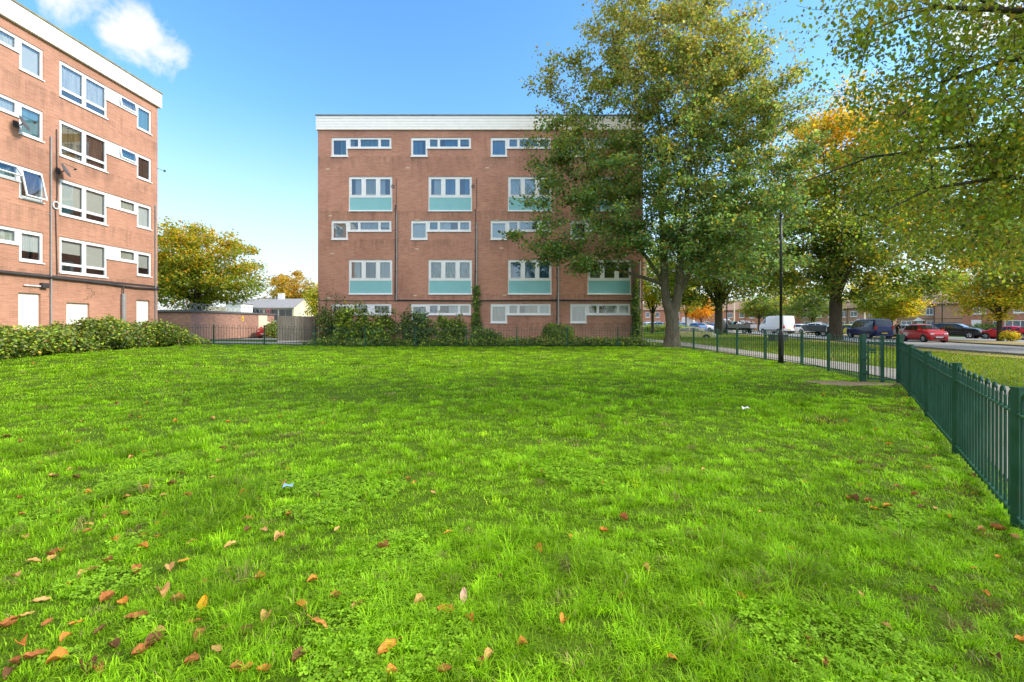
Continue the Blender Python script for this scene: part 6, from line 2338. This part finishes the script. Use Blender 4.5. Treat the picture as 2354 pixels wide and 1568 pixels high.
# ------------------------------------------------------------------ person walking by the tree
def person(label, loc, face):
    t = thing('person', label, 'person', loc, face)

    def skin(name, nodes, edges, mat, lv=2, root=0):
        me = bpy.data.meshes.new(name)
        me.from_pydata([n[:3] for n in nodes], edges, [])
        o = bpy.data.objects.new(name, me)
        COL.objects.link(o)
        o.parent = t
        sk = o.modifiers.new('skin', 'SKIN')
        sk.use_smooth_shade = True
        for i, n in enumerate(nodes):
            v = me.skin_vertices[0].data[i]
            v.radius = (n[3], n[4] if len(n) > 4 else n[3])
            v.use_root = i == root
        ss = o.modifiers.new('sub', 'SUBSURF')
        ss.levels = ss.render_levels = lv
        me.materials.append(mat)
        return o
    cloth = mat_plain("dark_clothes", (.016, .016, .018), .85)
    skinm = mat_plain("skin", (.50, .30, .22), .55)
    hair = mat_plain("hair", (.10, .06, .035), .7)
    # dressed body, nose towards local +x, mid stride
    nodes = [(0, 0, .95, .13, .16), (0, 0, 1.15, .12, .16), (.01, 0, 1.38, .12, .18), (.02, 0, 1.47, .06),
             (.0, .10, .90, .085), (.16, .10, .50, .06), (.10, .10, .10, .045), (.02, -.10, .9, .085), (-.10, -.10, .50, .06), (-.32, -.10, .16, .045),
             (.02, .20, 1.40, .055), (-.08, .24, 1.14, .045), (.08, .24, .92, .036), (.02, -.20, 1.40, .055), (.10, -.25, 1.14, .045), (.30, -.22, .98, .036)]
    edges = [(0, 1), (1, 2), (2, 3), (0, 4), (4, 5), (5, 6), (0, 7), (7, 8), (8, 9), (2, 10), (10, 11), (11, 12), (2, 13), (13, 14), (14, 15)]
    skin('clothing', nodes, edges, cloth)
    body = [(.02, 0, 1.46, .05), (.03, 0, 1.55, .052), (.04, 0, 1.60, .075, .07), (.045, 0, 1.68, .095, .082), (.04, 0, 1.75, .07, .065), (.135, 0, 1.64, .016), (.10, 0, 1.64, .03)]
    be = [(0, 1), (1, 2), (2, 3), (3, 4), (3, 6), (6, 5)]
    for s, w in ((1, (.08, .24, .92)), (-1, (.30, -.22, .98))):
        b = len(body)
        body.append((w[0], w[1], w[2], .026))
        body.append((w[0] + .03, w[1], w[2] - .08, .036, .018))
        be.append((b, b + 1))
        if s == 1:
            be.append((0, b))
        else:
            be.append((0, b))
        for q, (dx, ln) in enumerate([(-.026, .062), (-.009, .074), (.009, .078), (.026, .068)]):
            c = len(body)
            body.append((w[0] + .035 + dx, w[1] - s * .012, w[2] - .08 - ln * .6, .009))
            body.append((w[0] + .045 + dx, w[1] - s * .03, w[2] - .08 - ln, .008))
            be += [(b + 1, c), (c, c + 1)]
        c = len(body)
        body.append((w[0] + .075, w[1] - s * .02, w[2] - .06, .010))
        body.append((w[0] + .09, w[1] - s * .03, w[2] - .09, .008))
        be += [(b + 1, c), (c, c + 1)]
    skin('body', body, be, skinm, 2)
    hr = [(-.02, 0, 1.60, .07), (-.025, 0, 1.70, .10, .09), (.02, 0, 1.77, .09, .08), (.07, 0, 1.78, .045)]
    skin('hair', hr, [(0, 1), (1, 2), (2, 3)], hair)
    for (x0, y0, z0, pt) in ((.10, .10, .03, 0), (-.33, -.10, .09, -.5)):
        mb = MB()
        mb.add([(-.09, -.045, 0), (.19, -.04, 0), (.19, .04, 0), (-.09, .045, 0), (-.07, -.04, .10), (.03, -.035, .09), (.17, -.03, .05), (.17, .03, .05), (.03, .035, .09), (-.07, .04, .10)],
               [(0, 3, 2, 1), (0, 1, 6, 5, 4), (3, 9, 8, 7, 2), (1, 2, 7, 6), (4, 5, 8, 9), (5, 6, 7, 8), (0, 4, 9, 3)])
        o = mb.build('shoe', M['trim'], t, False, (x0, y0, z0 - .02))
        o.rotation_euler = (0, -pt, 0)
        bevel(o, .015)
    return t


x = at(2063, 50)
person('person in dark clothes walking beside the thin tree trunk left of the red hatchback', (x, 50, h(x, 50) + .06), D(200))
